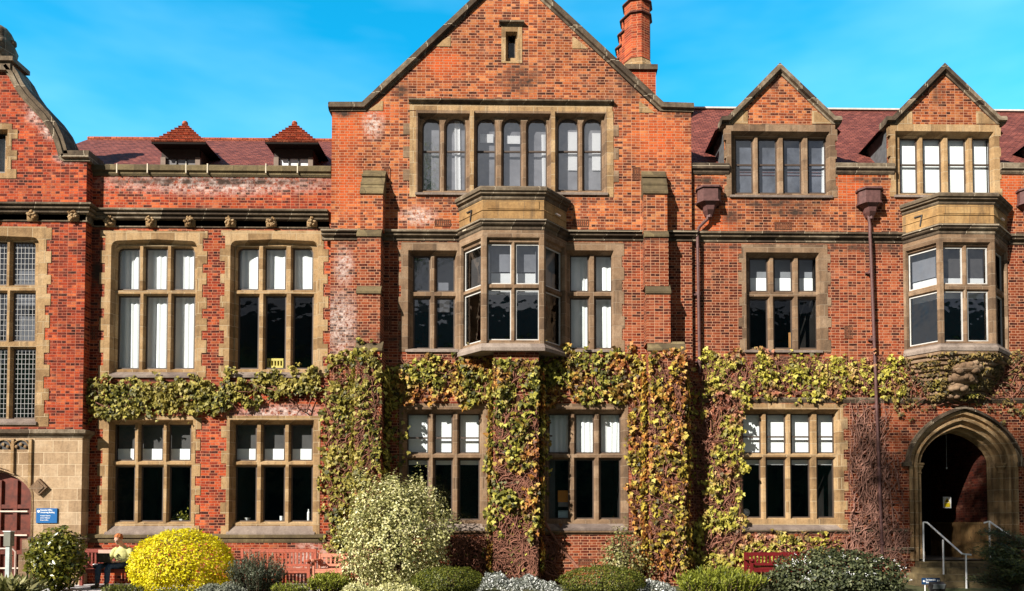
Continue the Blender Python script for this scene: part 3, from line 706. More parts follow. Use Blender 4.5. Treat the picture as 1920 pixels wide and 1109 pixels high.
block_wall('wall', 'C', YC, [(xc0, ZG), (xc1, ZG), (xc1, kz), (gr, kz), (apx, apz), (gl, kz), (xc0, kz)], BRK_C)
xr1 = PX(2300, 600, YR); pz = PZ(1600, 318, YR); dz0 = PZ(1460, 232, YR)
outl = [(PX(1290, 600, YR), ZG), (xr1, ZG), (xr1, pz)]
for dx in (616, 308, 0):
    x0, x1 = PX(1362 + dx, 300, YR), PX(1567 + dx, 300, YR); ax, az = P(1461 + dx, 140, YR)
    outl += [(x1, pz), (x1, dz0), (ax, az), (x0, dz0), (x0, pz)]
outl += [(PX(1290, 600, YR), pz)]
block_wall('wall', 'R', YR, outl, BRK_R, back=.5)
xl0, xl1 = PX(150, 600, YL), PX(625, 600, YL); plz = PZ(400, 322, YL)
block_wall('wall', 'L', YL, rect(xl0, xl1, ZG, plz), BRK_L, back=.5)
# left block with its curved gable
XB1 = PX(163, 350, YB); zst = PZ(60, 814, YB)
curve = [(163, 296), (119, 296), (114, 278), (109, 262), (99, 241), (84, 220), (65, 200), (50, 184), (35, 163), (25, 143), (14, 128)]
cb = pxy(curve, YB); LX = PX(-12, 200, YB)
mir = [(2 * LX - x, z) for x, z in reversed(cb)]
XB0 = 2 * LX - XB1
BW = block_wall('wall', 'B', YB, [(XB0, zst - .02), (XB1, zst - .02)] + cb + mir, BRK_B, back=1.0)
m = MB(); hb = leftdoor(1.0, .74)
m.plate([rect(XB0, XB1 + .02, ZG, zst), hb], YB - .02); m.loft(rect(XB0, XB1 + .02, ZG, zst), YB - .02, rect(XB0, XB1 + .02, ZG, zst), YB + 1.0); ASH = m.build('ashlar_base', PALE, root)

# ------------------------------------------------------------------ copings
def coping(pts, Y, w0, t_in, t_out, mat, name='coping', over=.10, back=.35, parent=None, step=True):
    """stone strip following pts (world x,z): from t_in below the line to t_out above it"""
    m = MB(); n = len(pts)
    def off(d):
        res = []
        for i in range(n):
            a = Vector(pts[max(i - 1, 0)]); b = Vector(pts[i]); c = Vector(pts[min(i + 1, n - 1)])
            ds = []
            if (b - a).length > 1e-6: ds.append((b - a).normalized())
            if (c - b).length > 1e-6: ds.append((c - b).normalized())
            ns = [Vector((-q.y, q.x)) for q in ds]
            mm = sum(ns, Vector((0, 0))); mm = mm / max(.35, mm.length_squared) * len(ns) if len(ns) == 2 else ns[0]
            if len(ns) == 2: mm = (ns[0] + ns[1]); mm = mm / max(.5, mm.length_squared) * 2
            res.append((b.x + mm.x * d, b.y + mm.y * d))
        return res
    lo, mid, hi = off(-t_in), off(0.35 * t_out), off(t_out)
    def strip(A, ya, B, yb): 
        vs = [(p[0], ya, p[1]) for p in A] + [(p[0], yb, p[1]) for p in B]
        m.add(vs, [(i, i + 1, n + i + 1, n + i) for i in range(n - 1)])
    y0 = Y - over
    strip(lo, Y - .03, lo, Y + back); strip(lo, Y - .03, off(-t_in * .45), Y - .035)
    strip(off(-t_in * .45), Y - .035, off(-t_in * .3), y0 * 1.0); strip(off(-t_in * .3), y0, mid, y0); strip(mid, y0, off(.45 * t_out), y0 + .04); strip(off(.45 * t_out), y0 + .04, hi, y0 + .04); strip(hi, y0 + .04, hi, Y + back)
    for e in (0, n - 1):
        A = [lo[e], off(-t_in * .3)[e], mid[e], hi[e]]
        m.add([(A[0][0], Y - .03, A[0][1]), (A[1][0], y0, A[1][1]), (A[2][0], y0, A[2][1]), (A[3][0], y0 + .04, A[3][1]), (A[3][0], Y + back, A[3][1]), (A[0][0], Y + back, A[0][1])], [(0, 1, 2, 3, 4, 5)])
    return m.build(name, mat, parent or root)
# points run right -> left so that the left-hand normal points up... (x decreasing gives normal down) so go left -> right
coping(pxy([(617, 202), (683, 202), (959, -58), (1240, 202), (1300, 204)], YC), YC, 0, .10, .12, DARKST)
for dx in (0, 308, 616):
    coping(pxy([(1352 + dx, 228), (1366 + dx, 228), (1461 + dx, 131), (1562 + dx, 228), (1576 + dx, 228)], YR), YR, 0, .08, .10, DARKST, over=.12)
    # kneelers and apex stones
    k = MB()
    for (x0, x1) in ((1364, 1402), (1522, 1560)):
        q = RECT(x0 + dx, 216, x1 + dx, 233, YR)
        if x0 < 1450: k.prism([(q[0], q[2]), (q[1], q[2]), (q[1], q[3] + .1), (q[1] - .12, q[3] + .1)], YR - .016, YR + .1)
        else: k.prism([(q[0], q[2]), (q[1], q[2]), (q[0] + .12, q[3] + .1), (q[0], q[3] + .1)], YR - .016, YR + .1)
    k.build_split('kneeler', STONE, root)
k = MB()
for (x0, y0, x1, y1, fl) in ((690, 190, 718, 208, 0), (815, 68, 845, 88, 0), (1198, 192, 1228, 212, 1), (1073, 70, 1103, 92, 1)):
    q = RECT(x0, y0, x1, y1, YC); pts = [(q[0], q[2]), (q[1], q[2]), (q[1], q[3])] if not fl else [(q[0], q[2]), (q[1], q[2]), (q[0], q[3])]
    if fl: pts = [(q[0], q[2]), (q[1], q[2]), (q[0] + .04, q[3]), (q[0], q[3])]
    else: pts = [(q[0], q[2]), (q[1], q[2]), (q[1], q[3]), (q[1] - .04, q[3])]
    k.prism(pts, YC - .015, YC + .1)
k.build_split('kneeler', STONE, root)
crv = [(x, z) for x, z in reversed(cb)]
coping([(crv[0][0] - .02, crv[0][1] + .02)] + crv[1:-1] + [crv[-2], (XB1 + .05, crv[-1][1])][0:1] + [(XB1 + .08, crv[-1][1])], YB, 0, .10, .16, DARKST, over=.10, back=.6)
m = MB()     # carved finial on the curved gable
cxf = LX; zt = PZ(0, 118, YB)
m.box(cxf - .56, cxf + .56, YB - .16, YB + .5, zt - .03, zt + .08); m.box(cxf - .46, cxf + .46, YB - .1, YB + .4, zt - .24, zt - .03)
m.build('gable_cap', DARKST, root)
m = MB(); m.lathe(cxf, YB + .1, [(.34, zt + .08), (.4, zt + .2), (.44, zt + .42), (.36, zt + .6), (.3, zt + .68), (.34, zt + .8), (.22, zt + .95), (.06, zt + 1.02)], 9)
for i in range(26):
    a = random.random() * 6.28; zz = zt + random.uniform(.15, .85); m.ell((cxf + .36 * math.cos(a), YB + .1 + .36 * math.sin(a), zz), (.09, .09, .1), 6, 5)
m.build('finial', DARKST, root, smooth=True)
# parapets of the wings
def strip_mould(px0, px1, pyt, pyb, Y, mat, prof, name='string_course', parent=None, extra=None):
    zt_, zb_ = PZ((px0 + px1) / 2, pyt, Y), PZ((px0 + px1) / 2, pyb, Y); h = zt_ - zb_
    m = MB(); path = extra or [(PX(px0, pyt, Y), Y), (PX(px1, pyt, Y), Y)]
    m.mould(path, [(o, z * h) for o, z in prof], zb_); return m.build(name, mat, parent or root)
COP = [(-.4, 0), (.02, 0), (.05, .15), (.05, .3), (.10, .42), (.10, .85), (.04, 1.0), (-.4, 1.0)]
STR = [(-.05, 0), (.0, 0), (.03, .04), (.03, .14), (.005, .2), (.005, .36), (.09, .42), (.095, .52), (.06, .57), (.06, .62), (.14, .67), (.145, .84), (.02, 1.0), (-.05, 1.0)]
strip_mould(165, 622, 311, 332, YL, MOSSY, COP, 'coping')
for a_, b_ in ((1297, 1366), (1566, 1675), (1874, 1990)): strip_mould(a_, b_, 307, 328, YR, DARKST, COP, 'coping')
# pale mortar joints on the left parapet coping
m = MB()
for px_ in (223, 280, 352, 392, 501, 560):
    x = PX(px_, 320, YL); z0, z1 = PZ(px_, 328, YL), PZ(px_, 311, YL); m.box(x - .013, x + .013, YL - .106, YL - .02, z0, z1 + .006)
m.build_split('mortar_joint', simple('lime_joint', (.6, .52, .4), .9, .1), root)
# cornice with carved bosses: left block and left wing
COR = [(-.05, 0), (.03, 0), (.03, .07), (.0, .1), (.0, .42), (.10, .46), (.11, .54), (.08, .57), (.08, .62), (.16, .66), (.165, .74), (.13, .77), (.13, .81), (.22, .85), (.22, .95), (.05, 1.0), (-.05, 1.0)]
strip_mould(160, 618, 396, 428, YL, DARKST, COR, 'cornice')
xb = PX(163, 400, YB)
zt_, zb_ = PZ(60, 384, YB), PZ(60, 416, YB); m = MB(); m.mould([(XB0, YB), (xb, YB), (xb, YL)], [(o, z * (zt_ - zb_)) for o, z in COR], zb_); m.build('cornice', DARKST, root)
def boss(px, py, Y, s=.15):
    x, z = P(px, py, Y); m = MB(); rr = random.Random(px)
    m.box(x - s * .85, x + s * .85, Y - .06, Y + .02, z - s * .85, z + s * .85)
    for i in range(16):
        a = rr.random() * 6.28; r = s * rr.uniform(.3, .8); m.ell((x + r * math.cos(a), Y - .09, z + r * math.sin(a)), (s * .28, .05, s * .22), 7, 5, Matrix.Rotation(a, 3, 'Y'))
    m.ell((x, Y - .1, z), (s * .3, .07, s * .3), 8, 6)
    return m.build('carved_boss', STONE, root, smooth=True)
for px_ in (208, 285, 358, 434, 510, 586): boss(px_, 418, YL)
for px_ in (-10, 63, 140): boss(px_, 407, YB)
# string courses
xb1 = PX(670, 440, YC)
strip_mould(604, 862, 431, 452, YC, DARKST, STR); strip_mould(1061, 1306, 432, 453, YC, DARKST, STR)
strip_mould(1300, 1694, 435, 456, YR, DARKST, STR); strip_mould(1887, 2300, 440, 461, YR, DARKST, STR)
strip_mould(1310, 2300, 746, 757, YR, DARKST, [(-.05, 0), (0, 0), (.03, .3), (.06, .6), (.05, .9), (0, 1), (-.05, 1)])
# first floor and ground floor sills continuing as strings
SIL = [(-.05, 0), (.01, 0), (.03, .25), (.03, .45), (.075, .55), (.08, .85), (.0, 1), (-.05, 1)]
strip_mould(148, 612, 1001, 1018, YL, MOSSY, SIL); strip_mould(612, 1290, 995, 1003, YC, BROWN, SIL); strip_mould(1298, 1700, 993, 1001, YR, DARKST, SIL)
strip_mould(1640, 1712, 1026, 1038, YR, DARKST, SIL)
# big window head band and label mould of the gable
m = MB(); q = RECT(768, 197, 1148, 209, YC); m.box(q[0], q[1], YC - .013, YC + .05, q[2], q[3])
for (a_, b_) in ((768, 780), (1138, 1150)): 
    q = RECT(a_, 209, b_, 370, YC); m.box(q[0], q[1], YC - .0125, YC + .05, q[2], q[3])
for (a_, b_) in ((885, 884.5), (1037, 1036.5)):
    x = PX(a_, 285, YC); m.box(x - .05, x + .05, YC - .05, YC + .1, PZ(a_, 364, YC), PZ(a_, 209, YC))
m.build('window_surround', STONE, root)
for side, (a_, b_) in ((-1, (756, 770)), (1, (1148, 1160))):
    m = MB(); z = PZ(960, 362, YC); i = 0
    while z < PZ(960, 212, YC) - .1:
        x = PX(a_ if side < 0 else b_, 290, YC)
        if i % 2: m.box(min(x, PX(769, 290, YC)) if side < 0 else PX(1149, 290, YC), PX(769, 290, YC) if side < 0 else x, YC - .011, YC + .05, z, z + .29)
        z += .3; i += 1
    m.build_split('quoin', BROWN, root)
strip_mould(767, 1151, 189, 197, YC, DARKST, [(-.05, 0), (.03, 0), (.05, .3), (.11, .5), (.11, .85), (0, 1), (-.05, 1)], 'hood_mould')
strip_mould(936, 983, 42, 50, YC, DARKST, [(-.05, 0), (.03, 0), (.05, .3), (.11, .5), (.11, .85), (0, 1), (-.05, 1)], 'hood_mould')
# air bricks
for (x0, y0, x1, y1, Y) in ((815, 412, 845, 425, YC), (1074, 412, 1104, 425, YC), (1452, 417, 1484, 431, YR), (1583, 611, 1598, 635, YR), (167, 612, 183, 637, YL), (156, 929, 173, 952, YL), (1084, 1048, 1115, 1060, YC), (720, 594, 734, 620, YC), (1186, 314, 1200, 338, YC), (720, 315, 732, 338, YC)):
    q = RECT(x0, y0, x1, y1, Y); m = MB(); m.plate([rect(*q), inset(rect(*q), .02)], Y - .012); m.loft(inset(rect(*q), .02), Y - .012, inset(rect(*q), .02), Y + .01); m.loft(rect(*q), Y - .012, rect(*q), Y + .01)
    k_ = int((q[1] - q[0] - .04) / .05)
    for i in range(k_): u = q[0] + .03 + i * .05; m.box(u, u + .03, Y - .008, Y + .0, q[2] + .02, q[3] - .02)
    m.build('air_brick', AIRB, root)

# ------------------------------------------------------------------ buttresses and the pier under the bay
SURF = []     # (x0,x1,z0,z1,y) faces that ivy can lie on
def buttress(stages, Y, bottom_py):
    """stages: (px0,px1,py_slope_top,py_lip,depth,capmat)"""
    body = MB(); caps = MB()
    for i, (x0, x1, yt, yl, d, cmx) in enumerate(stages):
        yb = stages[i + 1][2] if i + 1 < len(stages) else bottom_py
        a, b = PX(x0, yl, Y - d), PX(x1, yl, Y - d); zl = PZ((x0 + x1) / 2, yl, Y - d)
        zt_ = PZ((x0 + x1) / 2, yt, Y - (stages[i - 1][4] if i else 0)); zb = PZ((x0 + x1) / 2, yb, Y - d) - .05 if i + 1 < len(stages) else ZG
        body.box(a, b, Y - d, Y + .1, zb, zl - .05); SURF.append((a, b, zb, zl, Y - d))
        pd = stages[i - 1][4] if i else 0
        caps.xprism([(Y - d - .035, zl - .055), (Y - d - .035, zl), (Y - pd + .05, zt_), (Y - pd + .05, zl - .055)], a - .015, b + .015)
        if i == 0:
            for t in (.33, .66): z = zl + (zt_ - zl) * t; y = Y - d * (1 - t); caps.xprism([(y - .05, z - .05), (y - .05, z), (y + .05, z + .05), (y + .05, z - .05)], a - .018, b + .018)
    o = body.build('buttress', BRK_C, root); caps.build_split('weathering_stone', MOSSY, o); return o
buttress([(676, 718, 313, 360, .34, 0), (670, 714, 427, 440, .42, 0), (669, 713, 533, 547, .50, 0), (667, 716, 640, 654, .58, 0)], YC, 1100)
buttress([(1207, 1251, 315, 360, .34, 0), (1209, 1253, 430, 441, .42, 0), (1212, 1257, 533, 547, .50, 0), (1216, 1284, 640, 654, .58, 0)], YC, 1100)
m = MB(); q0, q1 = PX(925, 850, YC - .6), PX(1010, 850, YC - .6); m.box(q0, q1, YC - .6, YC + .05, ZG, zC['win_bot'] - .14); m.build('pier', BRK_C, root); SURF.append((q0, q1, ZG, 5.6, YC - .6))
# long vertical conductor scars beside the right buttress
# ------------------------------------------------------------------ drainpipes
def drainpipe(px, py, Y, pts, hopper=True):
    x, z = P(px, py, Y); m = MB()
    ptw = [(PX(a, b, Y - o), Y - o, PZ(a, b, Y - o)) for a, b, o in pts]
    m.tube(ptw, .040, 8)
    zz = ptw[-1][2] + .3
    while zz < ptw[-2][2] - .2:
        t = (zz - ptw[-1][2]) / (ptw[-2][2] - ptw[-1][2]); xx = ptw[-1][0] * (1 - t) + ptw[-2][0] * t
        m.lathe(xx, ptw[-1][1], [(.05, zz - .05), (.068, zz - .04), (.068, zz + .04), (.05, zz + .05)], 8); m.box(xx - .1, xx + .1, ptw[-1][1] + .03, Y, zz - .02, zz + .02); zz += 1.75
    o = m.build('drainpipe', IRON, root, smooth=False)
    h = MB(); c = Vector((x, Y - .17))
    # hopper: wide canted box, moulded rim, hexagonal neck
    def hx(wd, dp, z0_, z1_, s=1.0):
        base = [(-wd, 0), (-wd, -dp * .45), (-wd * .62, -dp), (wd * .62, -dp), (wd, -dp * .45), (wd, 0)]
        n = 6; vs = [(x + p[0], Y + p[1], z0_) for p in base] + [(x + p[0] * s, Y + p[1] * s, z1_) for p in base]
        h.add(vs, [tuple(range(n)), tuple(range(2 * n - 1, n - 1, -1))] + [(i, (i + 1) % n, n + (i + 1) % n, n + i) for i in range(n)])
    hx(.30, .28, z - .17, z + .15); hx(.34, .32, z + .15, z + .20); hx(.33, .31, z - .21, z - .17); hx(.17, .2, z - .3, z - .21, 1.5)
    hx(.14, .22, z - .42, z - .3, 1.15); hx(.09, .18, z - .52, z - .42, 1.5); h.lathe(x, Y - .12, [(.07, z - .58), (.07, z - .5)], 8)
    h.box(x - .035, x + .035, Y - .1, Y - .03, z + .2, z + .3)
    h.build('hopper', IRON, o); return o
drainpipe(1328, 371, YR, [(1328, 402, .12), (1326, 412, .12), (1311, 426, .12), (1307, 436, .16), (1308, 450, .16), (1312, 700, .10)])
drainpipe(1628, 374, YR, [(1628, 402, .12), (1631, 425, .12), (1631, 440, .17), (1632, 455, .17), (1654, 1040, .10)])
drainpipe(1928, 374, YR, [(1928, 402, .12), (1930, 440, .17), (1930, 455, .17), (1940, 760, .10)])

# ------------------------------------------------------------------ roofs
def roof(name, pts, mat, parent=root):
    m = MB(); m.add(pts, [(0, 1, 2, 3)]); m.add([(p[0], p[1], p[2] - .08) for p in pts], [(0, 1, 2, 3)]); return m.build(name, mat, parent)
YRL = 23.2; zrl = PZ(380, 263, YRL); zel = PZ(400, 318, YL + .3) - .1
roof('roof', [(PX(60, 300, YL) - 1, YL + .3, zel), (xc0 + .3, YL + .3, zel), (xc0 + .3, YRL, zrl), (PX(60, 300, YL) - 1, YRL, zrl)], ROOF)
roof('roof', [(PX(60, 300, YL) - 1, YRL * 2 - YL, zel), (xc0 + .3, YRL * 2 - YL, zel), (xc0 + .3, YRL, zrl), (PX(60, 300, YL) - 1, YRL, zrl)], ROOF)
m = MB(); m.tube([(PX(60, 300, YL) - 1, YRL, zrl + .01), (xc0, YRL, zrl + .01)], .07, 6); m.build('ridge_tile', ROOFR, root)
YRR = 23.4; zrr = PZ(1600, 207, YRR); zer = PZ(1600, 318, YR + .3) - .1
roof('roof', [(xc1 - .5, YR + .3, zer), (xr1, YR + .3, zer), (xr1 + 3, YRR, zrr), (xc1 - .5, YRR, zrr)], ROOF)
roof('roof', [(xc1 - .5, YRR * 2 - YR, zer), (xr1, YRR * 2 - YR, zer), (xr1 + 3, YRR, zrr), (xc1 - .5, YRR, zrr)], ROOF)
m = MB(); m.box(xc1 - .4, xr1 + 3, YRR - .1, YRR + .1, zrr - .03, zrr + .02); m.build('ridge_tile', simple('pale_ridge', (.55, .5, .45), .8, .2), root)
for s in (0, 1):      # roof behind the centre gable
    xs = xc0 - .02 if s == 0 else xc1 + .02
    roof('roof', [(gl if s == 0 else gr, YC + .25, kz - .15), (gl if s == 0 else gr, 27, kz - .15), (apx, 27, apz - .2), (apx, YC + .25, apz - .2)], ROOF)
m = MB(); m.box(xc0, gl + .4, YC + .3, 27, kz - 3, kz - .1); m.box(gr - .4, xc1, YC + .3, 27, kz - 3, kz - .1); m.build_split('roof_flank', BRK_C, root)
m = MB(); m.box(-26, 22, 27.2, 27.4, -.3, 11.2); m.box(-26, 22, 19.6, 27.2, -.25, -.2); m.prism([(gl, kz - 2), (gr, kz - 2), (apx, apz - .25)], 26.8, 26.9); m.box(-26, -25.8, 19.4, 27.2, -.3, 11); m.box(21.8, 22, 19.4, 27.2, -.3, 11); m.build_split('rear_wall', ROOM, root)
# roof behind the left block
m = MB(); m.add([(XB1 - .1, YB + .9, PZ(150, 296, YB) - .1), (LX, YB + .9, PZ(0, 140, YB) - .2), (LX, 26, PZ(0, 140, YB) - .2), (XB1 - .1, 26, PZ(150, 296, YB) - .1)], [(0, 1, 2, 3)])
m.add([(XB0, YB + .9, PZ(150, 296, YB) - .1), (LX, YB + .9, PZ(0, 140, YB) - .2), (LX, 26, PZ(0, 140, YB) - .2), (XB0, 26, PZ(150, 296, YB) - .1)], [(0, 1, 2, 3)]); m.build('roof', ROOF, root)
m = MB(); m.box(XB1 - .3, XB1, YB + .95, 26, 5, PZ(150, 296, YB) - .1); m.build('roof_flank', BRK_B, root)
# gable roofs behind the right dormers, with lead cheeks
for dx in (0, 308, 616):
    x0, x1 = PX(1360 + dx, 300, YR), PX(1568 + dx, 300, YR); ax, az = P(1461 + dx, 138, YR); zz = dz0 + .02
    m = MB(); y0, y1 = YR + .2, YR + 4.0
    m.add([(x0 - .22, y0, zz - .12), (ax, y0, az), (ax, y1, az), (x0 - .22, y1, zz - .12)], [(0, 1, 2, 3)]); m.add([(x1 + .22, y0, zz - .12), (ax, y0, az), (ax, y1, az), (x1 + .22, y1, zz - .12)], [(0, 1, 2, 3)])
    d_ = m.build('dormer_roof', ROOF, root)
    m = MB()
    for x in (x0 + .02, x1 - .02): m.add([(x, y0, pz - .1), (x, y1, pz - .1), (x, y1, zz), (x, y0, zz)], [(0, 1, 2, 3)])
    m.build_split('cheek', LEAD, d_)
# hipped dormers on the left roof
for (ax_, bx0, bx1, wx0, wx1, nm) in ((348, 284, 386, 318, 360, 0), (553, 497, 597, 530, 571, 1)):
    Yd = YL + 1.0; cxm = (PX(wx0, 298, Yd) + PX(wx1, 298, Yd)) / 2; ze = PZ(ax_, 267, Yd - .35); hw = (PX(bx1, 268, Yd - .35) - PX(bx0, 268, Yd - .35)) / 2
    cx2 = (PX(bx1, 268, Yd - .35) + PX(bx0, 268, Yd - .35)) / 2; Ya = Yd + .75; za = PZ(ax_, 232, Ya); xa = PX(ax_, 232, Ya)
    m = MB(); A = (cx2 - hw, Yd - .35, ze); B = (cx2 + hw, Yd - .35, ze); T = (xa, Ya, za); T2 = (xa, Ya + 2.6, za); A2 = (cx2 - hw, Ya + 3, ze); B2_ = (cx2 + hw, Ya + 3, ze)
    n = 9      # front hip laid in courses so that each row of tiles throws its own line of shade
    for i in range(n):
        t0, t1 = i / n, (i + 1) / n
        def lp(t, s_): 
            a_ = Vector(A if s_ < 0 else B); return a_.lerp(Vector(T), t)
        l0, r0, l1, r1 = lp(t0, -1), lp(t0, 1), lp(t1, -1), lp(t1, 1); lift = Vector((0, -.035, .035))
        m.add([l0 + lift, r0 + lift, r1, l1], [(0, 1, 2, 3)]); m.add([l0 + lift, r0 + lift, r0 - lift * .3, l0 - lift * .3], [(0, 1, 2, 3)])
    m.add([A, T, T2, A2], [(0, 1, 2, 3)]); m.add([B, T, T2, B2_], [(0, 1, 2, 3)])
    m.ell((xa, Ya - .02, za - .01), (.08, .08, .07), 8, 6)
    dr = m.build('dormer_roof', ROOFR, root)
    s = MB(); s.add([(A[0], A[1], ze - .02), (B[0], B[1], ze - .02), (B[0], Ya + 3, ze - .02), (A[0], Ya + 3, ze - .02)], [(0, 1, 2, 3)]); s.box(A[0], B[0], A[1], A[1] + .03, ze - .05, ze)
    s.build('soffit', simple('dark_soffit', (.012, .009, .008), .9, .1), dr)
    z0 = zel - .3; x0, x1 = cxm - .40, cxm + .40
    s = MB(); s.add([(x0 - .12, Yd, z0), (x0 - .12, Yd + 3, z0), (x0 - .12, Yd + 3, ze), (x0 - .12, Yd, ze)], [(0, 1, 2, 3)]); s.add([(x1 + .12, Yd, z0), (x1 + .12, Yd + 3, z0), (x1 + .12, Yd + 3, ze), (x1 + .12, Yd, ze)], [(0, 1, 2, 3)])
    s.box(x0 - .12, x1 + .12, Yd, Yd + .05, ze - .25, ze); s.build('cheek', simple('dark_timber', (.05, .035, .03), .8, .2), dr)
    s = MB(); s.box(x0 - .13, x0, Yd - .03, Yd + .05, z0, ze - .25); s.box(x1, x1 + .13, Yd - .03, Yd + .05, z0, ze - .25); s.build_split('post', simple('grey_timber', (.2, .15, .12), .8, .2), dr)
    s = MB()
    for i in range(4): u = x0 + (x1 - x0) * i / 3; s.box(u - .012, u + .012, Yd + .01, Yd + .04, z0, ze - .25)
    for t in (.0, .55, 1): zz = z0 + .3 + (ze - .25 - z0 - .3) * t; s.box(x0, x1, Yd + .008, Yd + .042, zz - .012, zz + .012)
    s.build('window_bars', IRONDK, dr)
    s = MB(); s.box(x0, x1, Yd + .05, Yd + .06, z0, ze - .25); s.build('pane', simple('dormer_glass_%d' % nm, (.16, .15, .15) if nm == 0 else (.7, .72, .75), .15, .6), dr)

# ------------------------------------------------------------------ chimney
ch = MB(); Ych = YC + 2.2
xm = PX(1199, 140, Ych); hb_ = .33
zb_c = PZ(1200, 134, Ych); zbase = PZ(1200, 215, Ych)
ch.box(PX(1172, 160, Ych), PX(1226, 160, Ych), Ych - .35, Ych + 3.2, zbase - 1.5, PZ(1200, 145, Ych))
CH = ch.build('chimney', BRK_CH, root)
m = MB(); m.box(PX(1169, 150, Ych) , PX(1229, 150, Ych), Ych - .42, Ych + 3.25, PZ(1200, 146, Ych), PZ(1200, 137, Ych)); m.build('chimney_ledge', DARKST, CH)
for i in range(5):
    yc = Ych + .1 + i * .66; zt_ = PZ(1192, 10, Ych); hx_ = xm - .04
    s = MB(); s.lathe(hx_, yc, [(.41, zb_c + .25), (.39, zb_c + .3), (.39, zt_ - .42)], 8, R(9)); s.lathe(hx_, yc, [(.39, zt_ - .36), (.39, zt_ - .1), (.40, zt_ - .04)], 8, R(9)); o = s.build('chimney_shaft', BRK_CH, CH)
    s = MB(); s.lathe(hx_, yc, [(.37, zt_ - .44), (.45, zt_ - .40), (.45, zt_ - .36), (.37, zt_ - .34)], 8, R(9)); s.lathe(hx_, yc, [(.40, zt_ - .06), (.46, zt_ - .02), (.44, zt_ + .03), (.3, zt_ + .09)], 8, R(9)); s.build('chimney_collar', simple('sooty_brick', (.10, .04, .03), .9, .1, var=.4), CH)
    s = MB(); s.lathe(hx_, yc, [(.47, zb_c - .06), (.47, zb_c + .05), (.385, zb_c + .26)], 8, R(9)); s.build('chimney_foot', STONE, CH)

# ------------------------------------------------------------------ right doorway
fr = FR(0, YR, 0); m = MB()
Z0 = zfloor
def ringring(m, A, wa, B, wb): m.loft(A, wa, B, wb, fr)
steps_ = [(1.42, 1.36, -.03), (1.33, 1.27, -.03), (1.31, 1.25, .06), (1.26, 1.19, .07), (1.24, 1.17, .0), (1.19, 1.11, .0), (1.17, 1.09, .14), (1.12, 1.03, .18), (1.10, 1.0, .10), (1.06, .95, .10), (1.04, .92, .3), (1.0, .87, .36), (.98, .84, .60)]
polys = [(doorpoly(a_, b_), w_) for a_, b_, w_ in steps_]
m.loft(polys[0][0], .1, polys[0][0], -.03, fr)
for (A, wa), (B, wb) in zip(polys, polys[1:]): ringring(m, A, wa, B, wb)
DW = m.build('doorway', STONE, root)
hm = MB(); pts = tudor(DCX, DSZ, 1.45, 1.40, 14)
hm_pts = [(x, z) for x, z in reversed(pts)]
coping(hm_pts, YR, 0, .03, .07, DARKST, 'hood_mould', over=.13, back=.1, parent=DW)
hm.box(DCX - 1.62, DCX - 1.40, YR - .12, YR, DSZ - .1, DSZ + .02); hm.box(DCX + 1.40, DCX + 1.62, YR - .12, YR, DSZ - .1, DSZ + .02); hm.build_split('label_stop', DARKST, DW)
for s in (-1, 1):
    c = MB(); cx_ = DCX + s * 1.085; cy_ = YR + .17
    c.lathe(cx_, cy_, [(.09, Z0 + .02), (.13, Z0 + .05), (.13, Z0 + .22), (.08, Z0 + .3), (.065, Z0 + .36), (.065, DSZ - .28), (.09, DSZ - .26), (.07, DSZ - .23), (.07, DSZ - .18), (.12, DSZ - .1), (.12, DSZ - .06), (.145, DSZ - .05), (.145, DSZ + .0)], 12)
    c.build('column', STONE, DW, smooth=False)
# porch inside: brick side, dark back, glazed inner door
PB = YR + .6; pw = .97; PD = YR + 3.4
m = MB(); zt_ = DSZ + 1.3
m.add([(DCX - pw, PB, Z0), (DCX - pw, PD, Z0), (DCX - pw, PD, zt_), (DCX - pw, PB, zt_)], [(0, 1, 2, 3)]); m.add([(DCX - pw, PD, Z0), (DCX + pw, PD, Z0), (DCX + pw, PD, zt_), (DCX - pw, PD, zt_)], [(0, 1, 2, 3)])
m.add([(DCX - pw, PB, zt_), (DCX + pw, PB, zt_), (DCX + pw, PD, zt_), (DCX - pw, PD, zt_)], [(0, 1, 2, 3)]); m.build('porch_interior', ROOM, DW)
m = MB(); m.add([(DCX + pw, PB, Z0 + 1.0), (DCX + pw, PD, Z0 + 1.0), (DCX + pw, PD, zt_), (DCX + pw, PB, zt_)], [(0, 1, 2, 3)]); m.build('porch_wall', BRK_P, DW)
m = MB(); m.box(DCX + pw - .03, DCX + pw + .02, PB, PD, Z0, Z0 + 1.0); m.build('porch_dado', OCHRE, DW)
m = MB(); m.box(DCX - pw, DCX + pw, PB - .6, PD, Z0 - .06, Z0); m.build('threshold', simple('worn_flag', (.16, .14, .12), .8), DW)
m = MB(); m.box(DCX - .35, DCX + .35, PD - .1, PD - .04, Z0, Z0 + .85); m.box(DCX - .35, DCX - .25, PD - .1, PD - .04, Z0 + .85, Z0 + 2.0); m.box(DCX + .25, DCX + .35, PD - .1, PD - .04, Z0 + .85, Z0 + 2.0); m.build('inner_door', simple('dark_red_paint', (.16, .015, .02), .5), DW)

